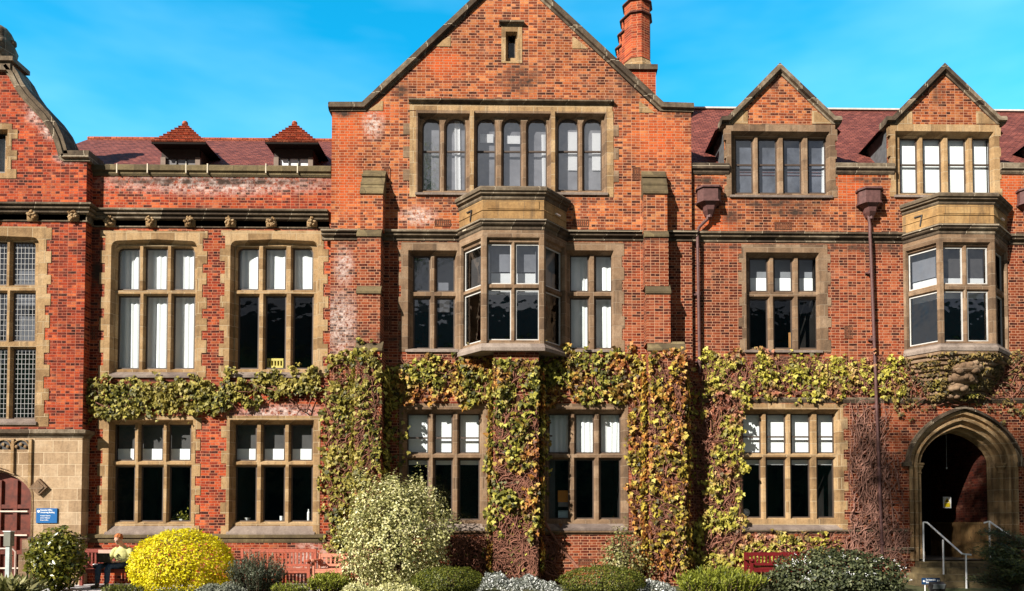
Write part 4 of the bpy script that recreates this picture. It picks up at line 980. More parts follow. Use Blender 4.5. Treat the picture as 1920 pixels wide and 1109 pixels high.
# ------------------------------------------------------------------ left doorway
m = MB(); fr = FR(0, YB - .02, 0)
stp = [(1.0, .74, -.012), (.97, .71, .05), (.93, .68, .02), (.90, .66, .14), (.86, .63, .12), (.82, .60, .3)]
pl = [(leftdoor(a_, b_), w_) for a_, b_, w_ in stp]
for (A, wa), (B, wb) in zip(pl, pl[1:]): m.loft(A, wa, B, wb, fr)
LD = m.build('doorway', PALE, root)
m = MB(); dp = leftdoor(.83, .61); m.plate([dp], .28, fr)
d_ = MB()
for i in range(5): u = LCX - .8 + i * .4; d_.box(u - .05, u + .05, .22, .285, zfl, LSZ + .1 + (.3 if 0 < i < 4 else 0), fr)
for z in (zfl + .1, zfl + .75, zfl + 1.25, zfl + 1.9): d_.box(LCX - .8, LCX + .8, .225, .285, z - .05, z + .05, fr)
mv = MB(); mv.add(m.v, m.f); mv.add(d_.v, d_.f); DO = mv.build('door', DOORW, LD)
m = MB()
for z in (zfl + .35, zfl + 1.18, zfl + 1.78): m.box(LCX - .1, LCX + .72, .20, .222, z - .018, z + .018, fr)
m.build_split('strap_hinge', simple('pale_hinge', (.6, .5, .42), .4, .4), DO)
# string above the ashlar base, tracery band and lozenge boss
zt_, zb_ = PZ(60, 805, YB), PZ(60, 822, YB); m = MB(); m.mould([(XB0, YB), (XB1 + .02, YB), (XB1 + .02, YL)], [(-.05, 0), (.02, 0), (.05, (zt_ - zb_) * .3), (.13, (zt_ - zb_) * .5), (.14, (zt_ - zb_) * .85), (0, zt_ - zb_), (-.05, zt_ - zb_)], zb_); m.build('string_course', DARKST, root)
zt_, zb_ = PZ(60, 1006, YB), PZ(60, 1018, YB); m = MB(); m.mould([(PX(55, 1010, YB), YB), (XB1 + .02, YB), (XB1 + .02, YL)], [(-.05, 0), (.02, 0), (.05, (zt_ - zb_) * .3), (.1, (zt_ - zb_) * .6), (0, zt_ - zb_), (-.05, zt_ - zb_)], zb_); m.build('plinth_moulding', DARKST, root)
m = MB(); dk = MB()
for c_ in (9, 42, -24):
    x0, x1, z0, z1 = RECT(c_ - 14, 826, c_ + 14, 843, YB); cx_ = (x0 + x1) / 2
    dk.box(x0, x1, YB - .026, YB, z0, z1)
    for k_ in (-1, 0, 1): m.ell((cx_ + k_ * .11, YB - .05, z0 + .06 + (.06 if k_ == 0 else 0)), (.045, .025, .045), 7, 5)
    arc = [(cx_ + .2 * math.cos(a_), YB - .045, z0 + .02 + .22 * math.sin(a_)) for a_ in [math.pi * i / 8 for i in range(9)]]; m.tube(arc, .022, 5)
for px_ in (26, 59): x = PX(px_, 870, YB); m.box(x - .035, x + .035, YB - .07, YB, PZ(px_, 888 if px_ == 26 else 915, YB), PZ(px_, 824, YB))
m.build('tracery', STONE, ASH); dk.build('tracery_panel', IRONDK, ASH)
x, z = P(77, 914, YB); m = MB(); m.cbox(x, YB - .05, z, .3, .1, .3, Matrix.Rotation(R(45), 3, 'Y')); m.cbox(x, YB - .09, z, .2, .06, .2, Matrix.Rotation(R(45), 3, 'Y')); m.build('carved_boss', BROWN, ASH)
# stepped stone plinth of the left doorway
m = MB(); q = RECT(35, 1040, 62, 1095, YB - .1); m.box(q[0], q[1], YB - .12, YB, ZG, q[3]); q = RECT(42, 1012, 56, 1040, YB - .06); m.box(q[0], q[1], YB - .08, YB, q[2], q[3]); m.build('door_plinth', BROWN, ASH)

# ------------------------------------------------------------------ ground
def ground_mat(name, a, b, s=3):
    M = MT(name); M.col(M.mix(M.mr(M.noise(s, 6, .65), .35, .65), a, b)).rough(.95, .1); M.bump(M.noise(s * 8, 4), .02); return M.m
m = MB(); m.add([(-400, -400, -.02), (400, -400, -.02), (400, 500, -.02), (-400, 500, -.02)], [(0, 1, 2, 3)]); tag(m.build('ground', ground_mat('soil_and_lawn', (.05, .065, .025), (.09, .08, .045), 1.2)), kind='structure')
m = MB(); m.box(-40, PX(655, 1100, 18), 17.2, 19.3, -.2, -.004); tag(m.build('path', ground_mat('pale_paving', (.38, .37, .38), (.55, .54, .55), 2.5)), kind='structure')
m = MB(); m.box(-40, 40, 1.5, 10.5, -.2, -.006); tag(m.build('road', ground_mat('worn_tarmac', (.16, .16, .165), (.24, .24, .24), 2)), kind='structure')
# steps to the right doorway
st = MB(); xs0, xs1 = PX(1708, 1060, YR - .4), PX(1850, 1060, YR - .4)
SX0 = DCX - 1.3
for i in range(4):
    zt_ = Z0 - i * (Z0 + .02) / 4 - .001; st.box(SX0 - .12 * i, DCX + 1.5 + .1 * i, YR - .35 - i * .34, YR + .2, -.2, zt_)
STEPS = st.build('entrance_steps', MOSSY); tag(STEPS, 'worn mossy stone steps rising to the dark arched doorway', 'steps')

# ================================================================== IVY
def surf_y(x, z, base):
    y = base
    for (a, b, c, d, yy) in SURF:
        if a <= x <= b and c <= z <= d: y = min(y, yy)
    return y
def base_y(x): return YL if x < xc0 else (YC if x < xc1 else YR)
def vine(pts_px, r0, r1, k=5, off=.04):
    pts = []
    for i, (a, b) in enumerate(pts_px):
        Y = base_y(PX(a, b, YC)); x, z = P(a, b, Y); pts.append((x, surf_y(x, z, Y) - off, z))
    n = len(pts); return pts, [r0 + (r1 - r0) * i / (n - 1) for i in range(n)]
def wander(x, y, ang, steps, step, jit, bounds, target=None):
    pts = [(x, y)]
    for i in range(steps):
        ang += random.gauss(0, jit); x += math.cos(ang) * step; y -= math.sin(ang) * step
        if not (bounds[0] < x < bounds[2] and bounds[1] < y < bounds[3]): break
        pts.append((x, y))
    return pts
def ivy(label, regions, mat, size=.12, stems=(), bare=0, bare_regions=(), nsc=9.0, seed=0, wallpatch=.12, stem_mat=None):
    """regions: (polygon px, leaves per square metre, clump threshold, relief)"""
    random.seed(seed); rg = np.random.default_rng(seed)
    allp = [p for r in regions for p in r[0]] + [p for q in bare_regions for p in ((q[0], q[1]), (q[2], q[3]))]
    cx = sum(p[0] for p in allp) / len(allp); Yb = base_y(PX(cx, 900, YC))
    o = empty('climbing_ivy', (PX(cx, 1090, Yb), Yb, 0), label, 'ivy', 'creepers climbing the brick facade')
    pos, nrm, tip, sz = [], [], [], []
    for (poly, dens, th, rel) in regions:
        x0 = min(p[0] for p in poly); x1 = max(p[0] for p in poly); y0 = min(p[1] for p in poly); y1 = max(p[1] for p in poly)
        n = int(1.75 * dens * (x1 - x0) * (y1 - y0) / 73.7 ** 2)
        for _ in range(n):
            a = random.uniform(x0 - 8, x1 + 8); b = random.uniform(y0 - 8, y1 + 8)
            e = noise.noise(Vector((a / 22, b / 22, 3.1 + seed))) * 24
            e2 = noise.noise(Vector((a / 9, b / 9, 7.1 + seed))) * 7
            if not inpoly(a + e + e2, b + e2 - e, poly) and not (random.random() < .35 and inpoly(a + e * 2 + e2 * 2.5, b + e2 * 2.2 - e * 1.5, poly)): continue
            c = noise.noise(Vector((a / nsc, b / nsc * 1.25, seed))) * .65 + noise.noise(Vector((a / 33, b / 40, seed + 5))) * .6
            if c < th + .04 and random.random() > .06: continue
            Y = base_y(PX(a, b, YC)); x, z = P(a, b, Y); y = surf_y(x, z, Y)
            d = .02 + rel * (.2 + 1.5 * max(0, c - th)) * random.random() ** .5
            pos.append((x, y - d, z)); tilt = random.gauss(.35, .35)
            nrm.append((random.gauss(-.1, .6), -1, tilt)); tip.append((random.gauss(0, .45), -.35, -1)); sz.append(size * .80 * random.uniform(.45, 1.15))
    # leaves on the flanks of buttresses and piers
    for (a, b, c, d, yy) in SURF:
        if d > 6.5: continue
        for xs, sg in ((a, -1), (b, 1)):
            for _ in range(1500):
                z = random.uniform(.2, 5.4); y = random.uniform(yy, YC); px_, py_ = TOPX(xs - sg * .12, yy, z)
                if z > d or not any(inpoly(px_, py_, r[0]) for r in regions) or noise.noise(Vector((z * 3, y * 3, seed))) < -.12: continue
                pos.append((xs + sg * random.uniform(.02, .14), y - .04, z)); nrm.append((sg * 1.0, random.gauss(-.3, .4), random.gauss(.35, .3))); tip.append((sg * .3, random.gauss(0, .4), -1)); sz.append(size * .8 * random.uniform(.5, 1.15))
    if pos: leaf_mesh('leaves', pos, nrm, tip, sz, 'ivy', mat, o)
    m = MB()
    for (pts, r0, r1) in stems:
        p, r = vine(pts, r0, r1); m.tube(p, r, 6)
    nb = 0
    for (x0, y0, x1, y1, cnt) in bare_regions:
        for _ in range(cnt):
            a = random.uniform(x0, x1); b = random.uniform(y0 + (y1 - y0) * .1, y1)
            w_ = wander(a, b, R(90) + random.gauss(0, .6), random.randint(7, 22), 6, .38, (x0 - 4, y0 - 4, x1 + 4, y1 + 6))
            if len(w_) > 3: p, r = vine(w_, random.uniform(.009, .024), .004, off=random.uniform(.02, .12)); m.tube(p, r, 4, False)
    if m.v: m.build('stems', stem_mat or BARK_R, o, smooth=True)
    return o
ivy('dense green ivy band between the upper and ground floor windows of the left wing',
    [([(150, 713), (260, 713), (440, 709), (560, 700), (606, 690), (600, 745), (545, 738), (480, 752), (430, 772), (390, 783), (300, 776), (158, 786)], 620, -.30, .16)], LM_GREEN, seed=1, size=.125,
    bare_regions=[(160, 720, 600, 775, 60)])
ivy('tall green and yellow ivy covering the left buttress above the pale variegated bush',
    [([(606, 668), (640, 664), (672, 652), (720, 652), (724, 700), (722, 880), (716, 990), (640, 1050), (612, 1040), (606, 900), (610, 760)], 580, -.08, .2),
     ([(722, 690), (762, 690), (764, 860), (722, 870)], 260, 0.0, .1)], LM_GREEN, seed=2, size=.13, bare_regions=[(615, 680, 720, 1080, 330)])
ivy('turning ivy hanging under the centre bay window and down its middle pier',
    [([(735, 690), (790, 672), (880, 660), (905, 646), (1060, 648), (1110, 664), (1180, 662), (1182, 742), (1150, 752), (1050, 752), (1010, 766), (900, 756), (790, 752), (735, 760)], 520, -.16, .22),
     ([(917, 745), (1020, 745), (1026, 880), (1014, 985), (990, 1010), (915, 990), (920, 880)], 560, -.07, .24),
     ([(905, 990), (1010, 990), (1000, 1085), (905, 1075)], 200, .08, .14), ([(1010, 985), (1055, 990), (1040, 1040), (1010, 1060)], 160, .12, .1), ([(860, 1000), (915, 1005), (900, 1060), (850, 1040)], 90, .1, .1)],
    LM_MIX, seed=3, size=.135, bare_regions=[(750, 668, 1175, 750, 150), (920, 750, 1018, 1085, 380), (840, 1005, 1050, 1095, 330)],
    stems=[([(1010, 960), (1024, 985), (1040, 1010), (1062, 1040), (1085, 1066)], .05, .03), ([(1012, 1010), (1030, 1040), (1040, 1075), (1052, 1095)], .035, .03), ([(1002, 1000), (1008, 1040), (1012, 1090)], .04, .045), ([(990, 960), (1000, 900), (985, 830), (1000, 760), (992, 700)], .04, .02)])
ivy('orange and rust coloured ivy clothing the right buttress of the centre gable',
    [([(1178, 662), (1285, 662), (1290, 700), (1288, 900), (1296, 1068), (1188, 1068), (1182, 860)], 560, -.06, .24)], LM_ORANGE, seed=4, size=.13, bare_regions=[(1182, 670, 1290, 1080, 420)],
    stems=[([(1240, 1085), (1235, 980), (1242, 860), (1228, 760), (1235, 690)], .04, .02)])
ivy('yellow leaved ivy around the left, top and foot of the four-light ground floor window',
    [([(1322, 680), (1390, 672), (1394, 760), (1388, 860), (1384, 1062), (1300, 1068), (1306, 980), (1330, 860), (1330, 740)], 540, -.12, .2),
     ([(1285, 690), (1332, 690), (1332, 1060), (1290, 1060)], 170, .04, .1),
     ([(1312, 660), (1400, 664), (1500, 660), (1600, 668), (1692, 668), (1690, 748), (1600, 740), (1540, 752), (1440, 748), (1330, 762)], 480, -.10, .17),
     ([(1384, 1000), (1480, 1000), (1570, 1004), (1590, 1040), (1490, 1062), (1384, 1064)], 460, -.10, .14)],
    LM_YEL, seed=5, size=.13, bare_regions=[(1320, 675, 1690, 745, 330), (1300, 700, 1388, 1080, 300), (1388, 1000, 1590, 1060, 50)], stems=[([(1640, 975), (1610, 1000), (1585, 1025), (1565, 1040)], .025, .02)])
ivy('thin olive and brown ivy on the corbel between right bay window and arched doorway', 
    [([(1694, 664), (1930, 664), (1930, 775), (1880, 790), (1850, 768), (1790, 758), (1720, 772), (1664, 782), (1662, 750), (1694, 740)], 260, .0, .14)], LM_OLIVE, seed=6, size=.10, bare_regions=[(1690, 665, 1920, 760, 100)])
# ivy leaves sitting on the projecting corbel itself belong to the same creeper
def corbel_ivy():
    o = [q for q in COL.objects if q.name.startswith('climbing_ivy') and 'on the corbel' in q.get('label', '')][0]
    random.seed(9); pos = []; nrm = []; tip = []; sz = []
    a, b, c, d = pathR; mxx = (b[0] + c[0]) / 2
    for _ in range(1500):
        t = random.random(); k = 1 - t * .78
        pp = [(mxx + (q[0] - mxx) * (1 - t * .45), YR - (YR - q[1]) * k) for q in (a, b, c, d)]
        i = random.choice((0, 1, 1, 2)); u = random.random(); x = pp[i][0] * (1 - u) + pp[i + 1][0] * u; y = pp[i][1] * (1 - u) + pp[i + 1][1] * u
        z = zR['win_bot'] - .16 - t * 1.1
        if noise.noise(Vector((x * 2.2, z * 9, 2))) < -.02: continue
        pos.append((x, y - .05, z)); nrm.append((random.gauss(-.1, .4), -1, random.gauss(.5, .3))); tip.append((random.gauss(0, .6), -.3, -1)); sz.append(.1 * random.uniform(.5, 1.1))
    leaf_mesh('leaves', pos, nrm, tip, sz, 'ivy', LM_OLIVE, o)
corbel_ivy()
ivy('bare leafless creeper stems matted on brick beside the lower right drainpipe', [([(1600, 758), (1690, 758), (1690, 800), (1600, 790)], 30, .2, .08)], LM_OLIVE, seed=7, size=.1,
    bare_regions=[(1592, 752, 1664, 1045, 230), (1650, 850, 1690, 1045, 60), (1580, 990, 1705, 1070, 80)], stem_mat=BARKP, stems=[([(1655, 1060), (1640, 980), (1648, 880), (1636, 790)], .035, .012), ([(1680, 1060), (1672, 960), (1660, 860)], .03, .01)])

# ================================================================== SHRUBS
def shrub_mat(name, ramp1, ramp2=None, **k): return leaf_mat(name, [ramp1] + ([ramp2] if ramp2 else []), **k)
def bush(name, label, cat, c, r, n, size, mat, shape='oval', seed=0, lump=.12, lumpf=2.2, shell=.55, up=.3, stems=8, flat=None, spec=None, taper=0, group=None):
    """c = (x, y) of the plant's foot, r = (rx, ry, height); leaves fill the outer volume of an uneven dome"""
    rg = np.random.default_rng(seed); o = empty(name, (c[0], c[1], 0), label, cat, group)
    d = rg.normal(size=(n, 3)); d = unit(d); d[:, 2] = np.abs(d[:, 2]) if flat is None else d[:, 2]
    rad = shell + (1 - shell) * rg.random(n) ** .5
    L_ = np.array([noise.noise(Vector((v[0] * lumpf + seed, v[1] * lumpf, v[2] * lumpf))) + .5 * noise.noise(Vector((v[0] * lumpf * 3, v[1] * lumpf * 3 + seed, v[2] * lumpf * 3))) for v in d])
    rad = rad * (1 + lump * L_ * 2)
    H = r[2]; zc = 0 if flat is None else flat
    p = np.empty((n, 3)); hh = (H - zc)
    p[:, 0] = c[0] + d[:, 0] * rad * r[0]; p[:, 1] = c[1] + d[:, 1] * rad * r[1]; p[:, 2] = zc + d[:, 2] * rad * hh
    if taper: k = 1 - taper * np.clip((p[:, 2] - zc) / hh, 0, 1); p[:, 0] = c[0] + (p[:, 0] - c[0]) * k; p[:, 1] = c[1] + (p[:, 1] - c[1]) * k
    keep = p[:, 2] > .02; p = p[keep]; d = d[keep]; m_ = len(p)
    nr = d + rg.normal(size=(m_, 3)) * .55; nr[:, 2] += up; tp = rg.normal(size=(m_, 3)) * .8 + d * .6; tp[:, 2] += .3
    leaf_mesh('leaves', p, nr, tp, size * rg.uniform(.6, 1.2, m_), shape, mat, o)
    m = MB(); random.seed(seed)
    for i in range(stems):
        a = random.random() * 6.28; q = random.uniform(.2, .7)
        m.tube([(c[0] + .05 * math.cos(a), c[1] + .05 * math.sin(a), -.02), (c[0] + q * .4 * r[0] * math.cos(a), c[1] + q * .4 * r[1] * math.sin(a), H * .4), (c[0] + q * r[0] * math.cos(a), c[1] + q * r[1] * math.sin(a), H * .78)], [.03, .02, .008], 5)
    m.build('branches', TRUNK, o); return o
def at(px, Y): return PX(px, 1060, Y)
def hz(py, Y): return PZ(960, py, Y)
YELM = shrub_mat('golden_box_leaf', [(0, (.34, .26, .003)), (.35, (.68, .58, .005)), (.8, (.86, .78, .01)), (1, (.92, .86, .06))], trans=.35)
LAUR = shrub_mat('glossy_leaf', [(0, (.035, .045, .008)), (.5, (.12, .13, .015)), (.85, (.28, .26, .03)), (1, (.42, .38, .08))], rough=.3, spec=.6)
VARI = shrub_mat('variegated_leaf', [(0, (.08, .09, .02)), (.35, (.29, .28, .09)), (.7, (.56, .52, .22)), (1, (.78, .73, .45))], trans=.2)
CLIP = shrub_mat('clipped_hebe_leaf', [(0, (.025, .035, .004)), (.5, (.085, .10, .008)), (1, (.20, .20, .025))])
ROSE = shrub_mat('rosemary_leaf', [(0, (.02, .028, .014)), (.5, (.06, .07, .04)), (.85, (.12, .14, .08)), (1, (.26, .28, .2))])
LIME = shrub_mat('lime_needle', [(0, (.05, .065, .006)), (.5, (.17, .19, .012)), (1, (.34, .36, .05))])
SILV = shrub_mat('silver_leaf', [(0, (.04, .045, .03)), (.5, (.14, .15, .12)), (.8, (.40, .41, .38)), (1, (.78, .78, .76))], trans=.1)
DARKL = shrub_mat('dark_leaf', [(0, (.012, .018, .006)), (.5, (.045, .055, .02)), (.85, (.10, .11, .045)), (1, (.18, .19, .10))], trans=.1)
CONI = shrub_mat('dark_conifer_needle', [(0, (.012, .018, .005)), (.6, (.045, .06, .014)), (1, (.12, .13, .035))], trans=.05)
OLIV = shrub_mat('olive_twig_leaf', [(0, (.08, .085, .02)), (.5, (.22, .21, .06)), (1, (.46, .42, .22))])
FLOW = simple('white_petal', (.8, .8, .8), .7, .2, var=.05)
bush('round_shrub', 'round glossy-leaved shrub standing left of the bench with the seated person', 'shrub', (at(106, 17.2), 17.2), (.60, .55, hz(990, 17.2)), 3800, .12, LAUR, seed=11, lump=.10, shell=.35, flat=.72, stems=6)
bush('golden_shrub', 'big bright yellow clipped dome bush between the two benches', 'shrub', (at(343, 17.0), 17.0), (1.12, .9, hz(992, 17.0)), 17000, .062, YELM, seed=12, lump=.05, lumpf=3.0, shell=.86, flat=.55, up=.5)
bush('variegated_shrub', 'tall pale cream and green variegated bush in front of the left buttress', 'shrub', (at(745, 17.4), 17.4), (1.27, .95, hz(884, 17.4)), 19000, .075, VARI, seed=13, lump=.22, lumpf=2.3, shell=.5, flat=1.15, taper=.0)
bush('clipped_shrub', 'dark green clipped mound right of the tall variegated bush', 'shrub', (at(840, 16.4), 16.4), (.78, .7, hz(1062, 16.4)), 9000, .045, CLIP, seed=14, lump=.06, shell=.8, flat=.28, up=.6, group='clipped mounds along the bed')
bush('clipped_shrub', 'wide dark green clipped mound under the window left of the orange ivy', 'shrub', (at(1130, 16.2), 16.2), (.94, .7, hz(1061, 16.2)), 10000, .045, CLIP, seed=15, lump=.06, shell=.8, flat=.28, up=.6, group='clipped mounds along the bed')
bush('young_shrub', 'thin young shrub with pale leaves behind the wide clipped mound', 'shrub', (at(1166, 17.9), 17.9), (.62, .4, hz(985, 17.9)), 1900, .085, OLIV, seed=16, lump=.35, lumpf=2, shell=.15, flat=.6, taper=.55, stems=14)
def spiky(name, label, c, r, n, mat, ln, seed, cat='shrub', spread=.5, sub=1):
    rg = np.random.default_rng(seed); o = empty(name, (c[0], c[1], 0), label, cat)
    pos = []; nr = []; tp = []; sz = []
    st = MB()
    for i in range(n):
        a = rg.random() * 6.28; q = rg.random() ** .5; bx, by = c[0] + r[0] * q * .75 * math.cos(a), c[1] + r[1] * q * .75 * math.sin(a)
        dr = np.array([math.cos(a) * q * spread + rg.normal() * .12, math.sin(a) * q * spread + rg.normal() * .12, 1.0]); dr /= np.linalg.norm(dr)
        H = r[2] * (1 - .35 * q * q) * rg.uniform(.72, 1.05)
        k = int(H / .028)
        if i % 3 == 0: st.tube([(bx, by, 0), tuple(np.array([bx, by, 0]) + dr * H * .9)], [.012, .004], 4)
        for j in range(2, k):
            f = j / k; p = np.array([bx, by, 0]) + dr * H * f
            e = rg.normal(size=3); e[2] = abs(e[2]) * .5 + .7
            pos.append(p); tp.append(e + dr * .6); nr.append(rg.normal(size=3) + np.array([0, -.6, .3])); sz.append(ln * rg.uniform(.6, 1.2))
    leaf_mesh('leaves', pos, nr, tp, sz, 'blade' if sub else 'oval', mat, o); st.build('branches', TRUNK, o); return o
SHAPES['blade'] = (np.array([(-.09, 0, 0), (-.10, .55, .06), (0, 1, 0), (.10, .55, .06), (.09, 0, 0)]), [(0, 1, 2, 3, 4)])
spiky('rosemary_shrub', 'dark upright rosemary bush in front of the empty red bench', (at(482, 16.8), 16.8), (.56, .45, hz(1036, 16.8) + .05), 300, ROSE, .075, 21)
spiky('lime_shrub', 'bright lime green needle bush right of the empty bench', (at(618, 16.9), 16.9), (.50, .4, hz(1070, 16.9)), 300, LIME, .085, 22)
spiky('low_shrub', 'low lime green tuft just right of the rosemary bush', (at(545, 16.0), 16.0), (.45, .3, hz(1088, 16.0)), 200, LIME, .07, 23)
spiky('euphorbia_shrub', 'broad yellow-green feathery shrub below the yellow ivy', (at(1350, 16.4), 16.4), (1.15, .6, hz(1062, 16.4)), 620, LIME, .10, 24)
spiky('spiky_plant', 'clump of pale strappy leaves at the foot of the left doorway', (at(20, 15.8), 15.8), (.55, .35, hz(1086, 15.8)), 90, OLIV, .26, 25, 'plant', 1.0)
spiky('low_shrub', 'low dark green tuft at the feet of the seated person, beneath the yellow dome', (at(232, 16.1), 16.1), (.55, .25, hz(1092, 16.1)), 240, CLIP, .07, 26)
spiky('low_shrub', 'low green tuft under the middle of the yellow dome bush', (at(330, 15.6), 15.6), (.62, .25, hz(1102, 15.6)), 200, CLIP, .07, 27)
def cover(label, x0, x1, Y, h, n, mat, size, seed, flowers=0, name='ground_cover'):
    rg = np.random.default_rng(seed); a, b = at(x0, Y), at(x1, Y)
    x = rg.uniform(a, b, n); y = Y + rg.uniform(-.45, .45, n)
    prof = np.array([.65 + .5 * noise.noise(Vector((v * 1.6, seed, 0))) + .25 * noise.noise(Vector((v * 5, seed, 2))) for v in x]); e = np.minimum(1, np.minimum(x - a, b - x) / .25 + .25)
    z = h * prof * e * (1 - ((y - Y) / .6) ** 2) * rg.uniform(.6, 1.05, n); z = np.maximum(z, .01)
    p = np.stack([x, y, z], 1); nr = rg.normal(size=(n, 3)) * .6 + np.array([0, -.5, .8]); tp = rg.normal(size=(n, 3)); tp[:, 2] += .5
    o = leaf_mesh(name, p, nr, tp, size * rg.uniform(.6, 1.2, n), 'oval', mat, None); return tag(o, label, 'ground cover', None, 'stuff')
cover('white and silver carpet of small plants between the two clipped mounds', 897, 1050, 16.3, hz(1076, 16.3) * 1.25, 6500, SILV, .055, 31)
cover('silver carpet of small plants right of the wide clipped mound', 1200, 1262, 16.5, hz(1082, 16.5) * 1.25, 2600, SILV, .055, 32)
cover('grey green woolly mat at the right foot of the yellow dome', 372, 452, 16.0, hz(1088, 16.0) * 1.3, 2600, shrub_mat('grey_mat', [(0, (.06, .07, .045)), (1, (.28, .29, .22))]), .05, 33)
cover('cream flecked mat at the foot of the tall variegated bush', 640, 790, 15.9, hz(1092, 15.9) * 1.3, 3000, VARI, .05, 34)
cover('dark low foliage filling the front of the bed', 0, 1920, 15.4, .07, 16000, DARKL, .06, 35)
FS = bush('flowering_shrub', 'wide dark shrub speckled with small white flowers, left of the entrance steps', 'shrub', (at(1568, 16.6), 16.6), (1.55, .75, hz(1030, 16.6)), 15000, .085, DARKL, seed=17, lump=.12, lumpf=2.4, shell=.5, flat=.25, up=.5, stems=12)
def flowers(o, c, r, flat, n, seed):
    rg = np.random.default_rng(seed); d = unit(rg.normal(size=(n, 3))); d[:, 2] = np.abs(d[:, 2]); d[:, 1] = -np.abs(d[:, 1])
    cl = np.array([noise.noise(Vector((v[0] * 5, v[2] * 5, seed))) for v in d]); d = d[cl > -.05]; n = len(d)
    p = np.stack([c[0] + d[:, 0] * r[0] * 1.02, c[1] + d[:, 1] * r[1] * 1.02, flat + d[:, 2] * (r[2] - flat) * 1.0], 1) + rg.normal(size=(n, 3)) * .05
    p = np.repeat(p, 4, 0) + rg.normal(size=(n * 4, 3)) * .018
    fo_ = leaf_mesh('flowers', p, rg.normal(size=(n * 4, 3)) * .5 + np.array([0, -1, .5]), rg.normal(size=(n * 4, 3)), np.full(n * 4, .027), 'oval', FLOW, o); fo_['kind'] = 'stuff'
flowers(FS, (at(1568, 16.6), 16.6), (1.55, .75, hz(1030, 16.6)), .25, 60, 5)
# dark spreading conifer at the right: flat tiers of foliage
def conifer():
    o = empty('conifer', (at(1905, 15.6), 15.6, 0), 'very dark spreading conifer with tiered branches at the right of the entrance steps', 'shrub')
    rg = np.random.default_rng(8); pos = []; nr = []; tp = []; sz = []; m = MB(); bx, by = at(1905, 15.6), 15.6; H = hz(992, 15.6)
    m.tube([(bx, by, 0), (bx + .05, by, H * .5), (bx + .1, by, H * .85)], [.07, .05, .02], 7)
    for i in range(46):
        z = rg.uniform(.05, .92) * H; a = rg.random() * 6.28; ln = (1.15 - .55 * z / H) * rg.uniform(.6, 1.05)
        e = np.array([bx + ln * math.cos(a), by + .75 * ln * math.sin(a), z + .16 * ln]); s = np.array([bx, by, z - .1])
        m.tube([tuple(s), tuple((s + e) / 2 + np.array([0, 0, .05])), tuple(e)], [.02, .014, .005], 4)
        for j in range(330):
            t = rg.random() ** .6; p = s + (e - s) * t + rg.normal(size=3) * np.array([.13, .13, .05]) * (1.1 - .3 * t)
            pos.append(p); nr.append(rg.normal(size=3) * .5 + np.array([0, -.3, 1])); tp.append((e - s) / ln + rg.normal(size=3) * .5); sz.append(.075 * rg.uniform(.6, 1.2))
    leaf_mesh('leaves', pos, nr, tp, sz, 'blade', CONI, o); m.build('trunk', TRUNK, o)
conifer()

# ================================================================== BENCHES
def bench(label, x0, x1, Yf, mat, zt=.90, arms=True, slats_gap=.085, group='wooden slatted benches', light=False):
    o = empty('park_bench', ((x0 + x1) / 2, Yf + .28, 0), label, 'bench', group); yb = Yf + .52
    for x in (x0, x1):
        for y, zz in ((Yf, .62), (yb, zt)):
            m = MB(); m.box(x - .035, x + .035, y - .03, y + .03, 0 - .02, zz); m.build('leg', mat, o)
        m = MB(); m.box(x - .045, x + .045, Yf - .06, yb + .0, .62, .655); m.lathe(x, Yf - .04, [(.05, .60), (.06, .62), (.06, .65), (.04, .67)], 8); m.build('armrest', mat, o)
    m = MB()
    for i in range(5): y = Yf + .02 + i * .1; m.box(x0 + .03, x1 - .03, y - .04, y + .04, .405, .43)
    m.box(x0 + .03, x1 - .03, Yf - .015, Yf + .015, .34, .403); m.build('seat', mat, o)
    m = MB(); m.box(x0 + .036, x1 - .036, yb - .02, yb + .025, zt - .09, zt); m.box(x0 + .036, x1 - .036, yb - .018, yb + .023, .47, .53)
    n = int((x1 - x0 - .1) / slats_gap)
    for i in range(n): u = x0 + .07 + (x1 - x0 - .14) * i / (n - 1); m.box(u - .021, u + .021, yb - .012, yb + .012, .52, zt - .085)
    m.build('backrest', mat, o); return o
BX0, BX1 = PX(131, 1060, 18.1), PX(262, 1060, 18.1)
BN = bench('dark red slatted bench with the person working on a laptop', BX0, BX1, 18.05, TEAK)
pl = MB(); q = PX(190, 1030, 18.5); pl.box(q - .1, q + .28, 18.545, 18.552, .79, .875); pl.build('plaque', simple('pale_plate', (.5, .33, .26), .5), BN)
bench('empty red slatted bench behind the rosemary bush', PX(440, 1060, 18.0), PX(580, 1060, 18.0), 17.95, simple('worn_red_wood', (.33, .085, .05), .6, .25, var=.25, sc_=18))
bench('short bench end showing slats coloured pale as sunlit right of the empty red bench', PX(587, 1060, 18.0), PX(640, 1060, 18.0), 18.0, TEAKP, zt=.78)
bench('bright red slatted bench mostly hidden behind the white-flowered shrub', PX(1408, 1060, 18.2), PX(1530, 1060, 18.2), 18.15, simple('bright_red_wood', (.12, .007, .009), .5, .3, var=.2), zt=.80)

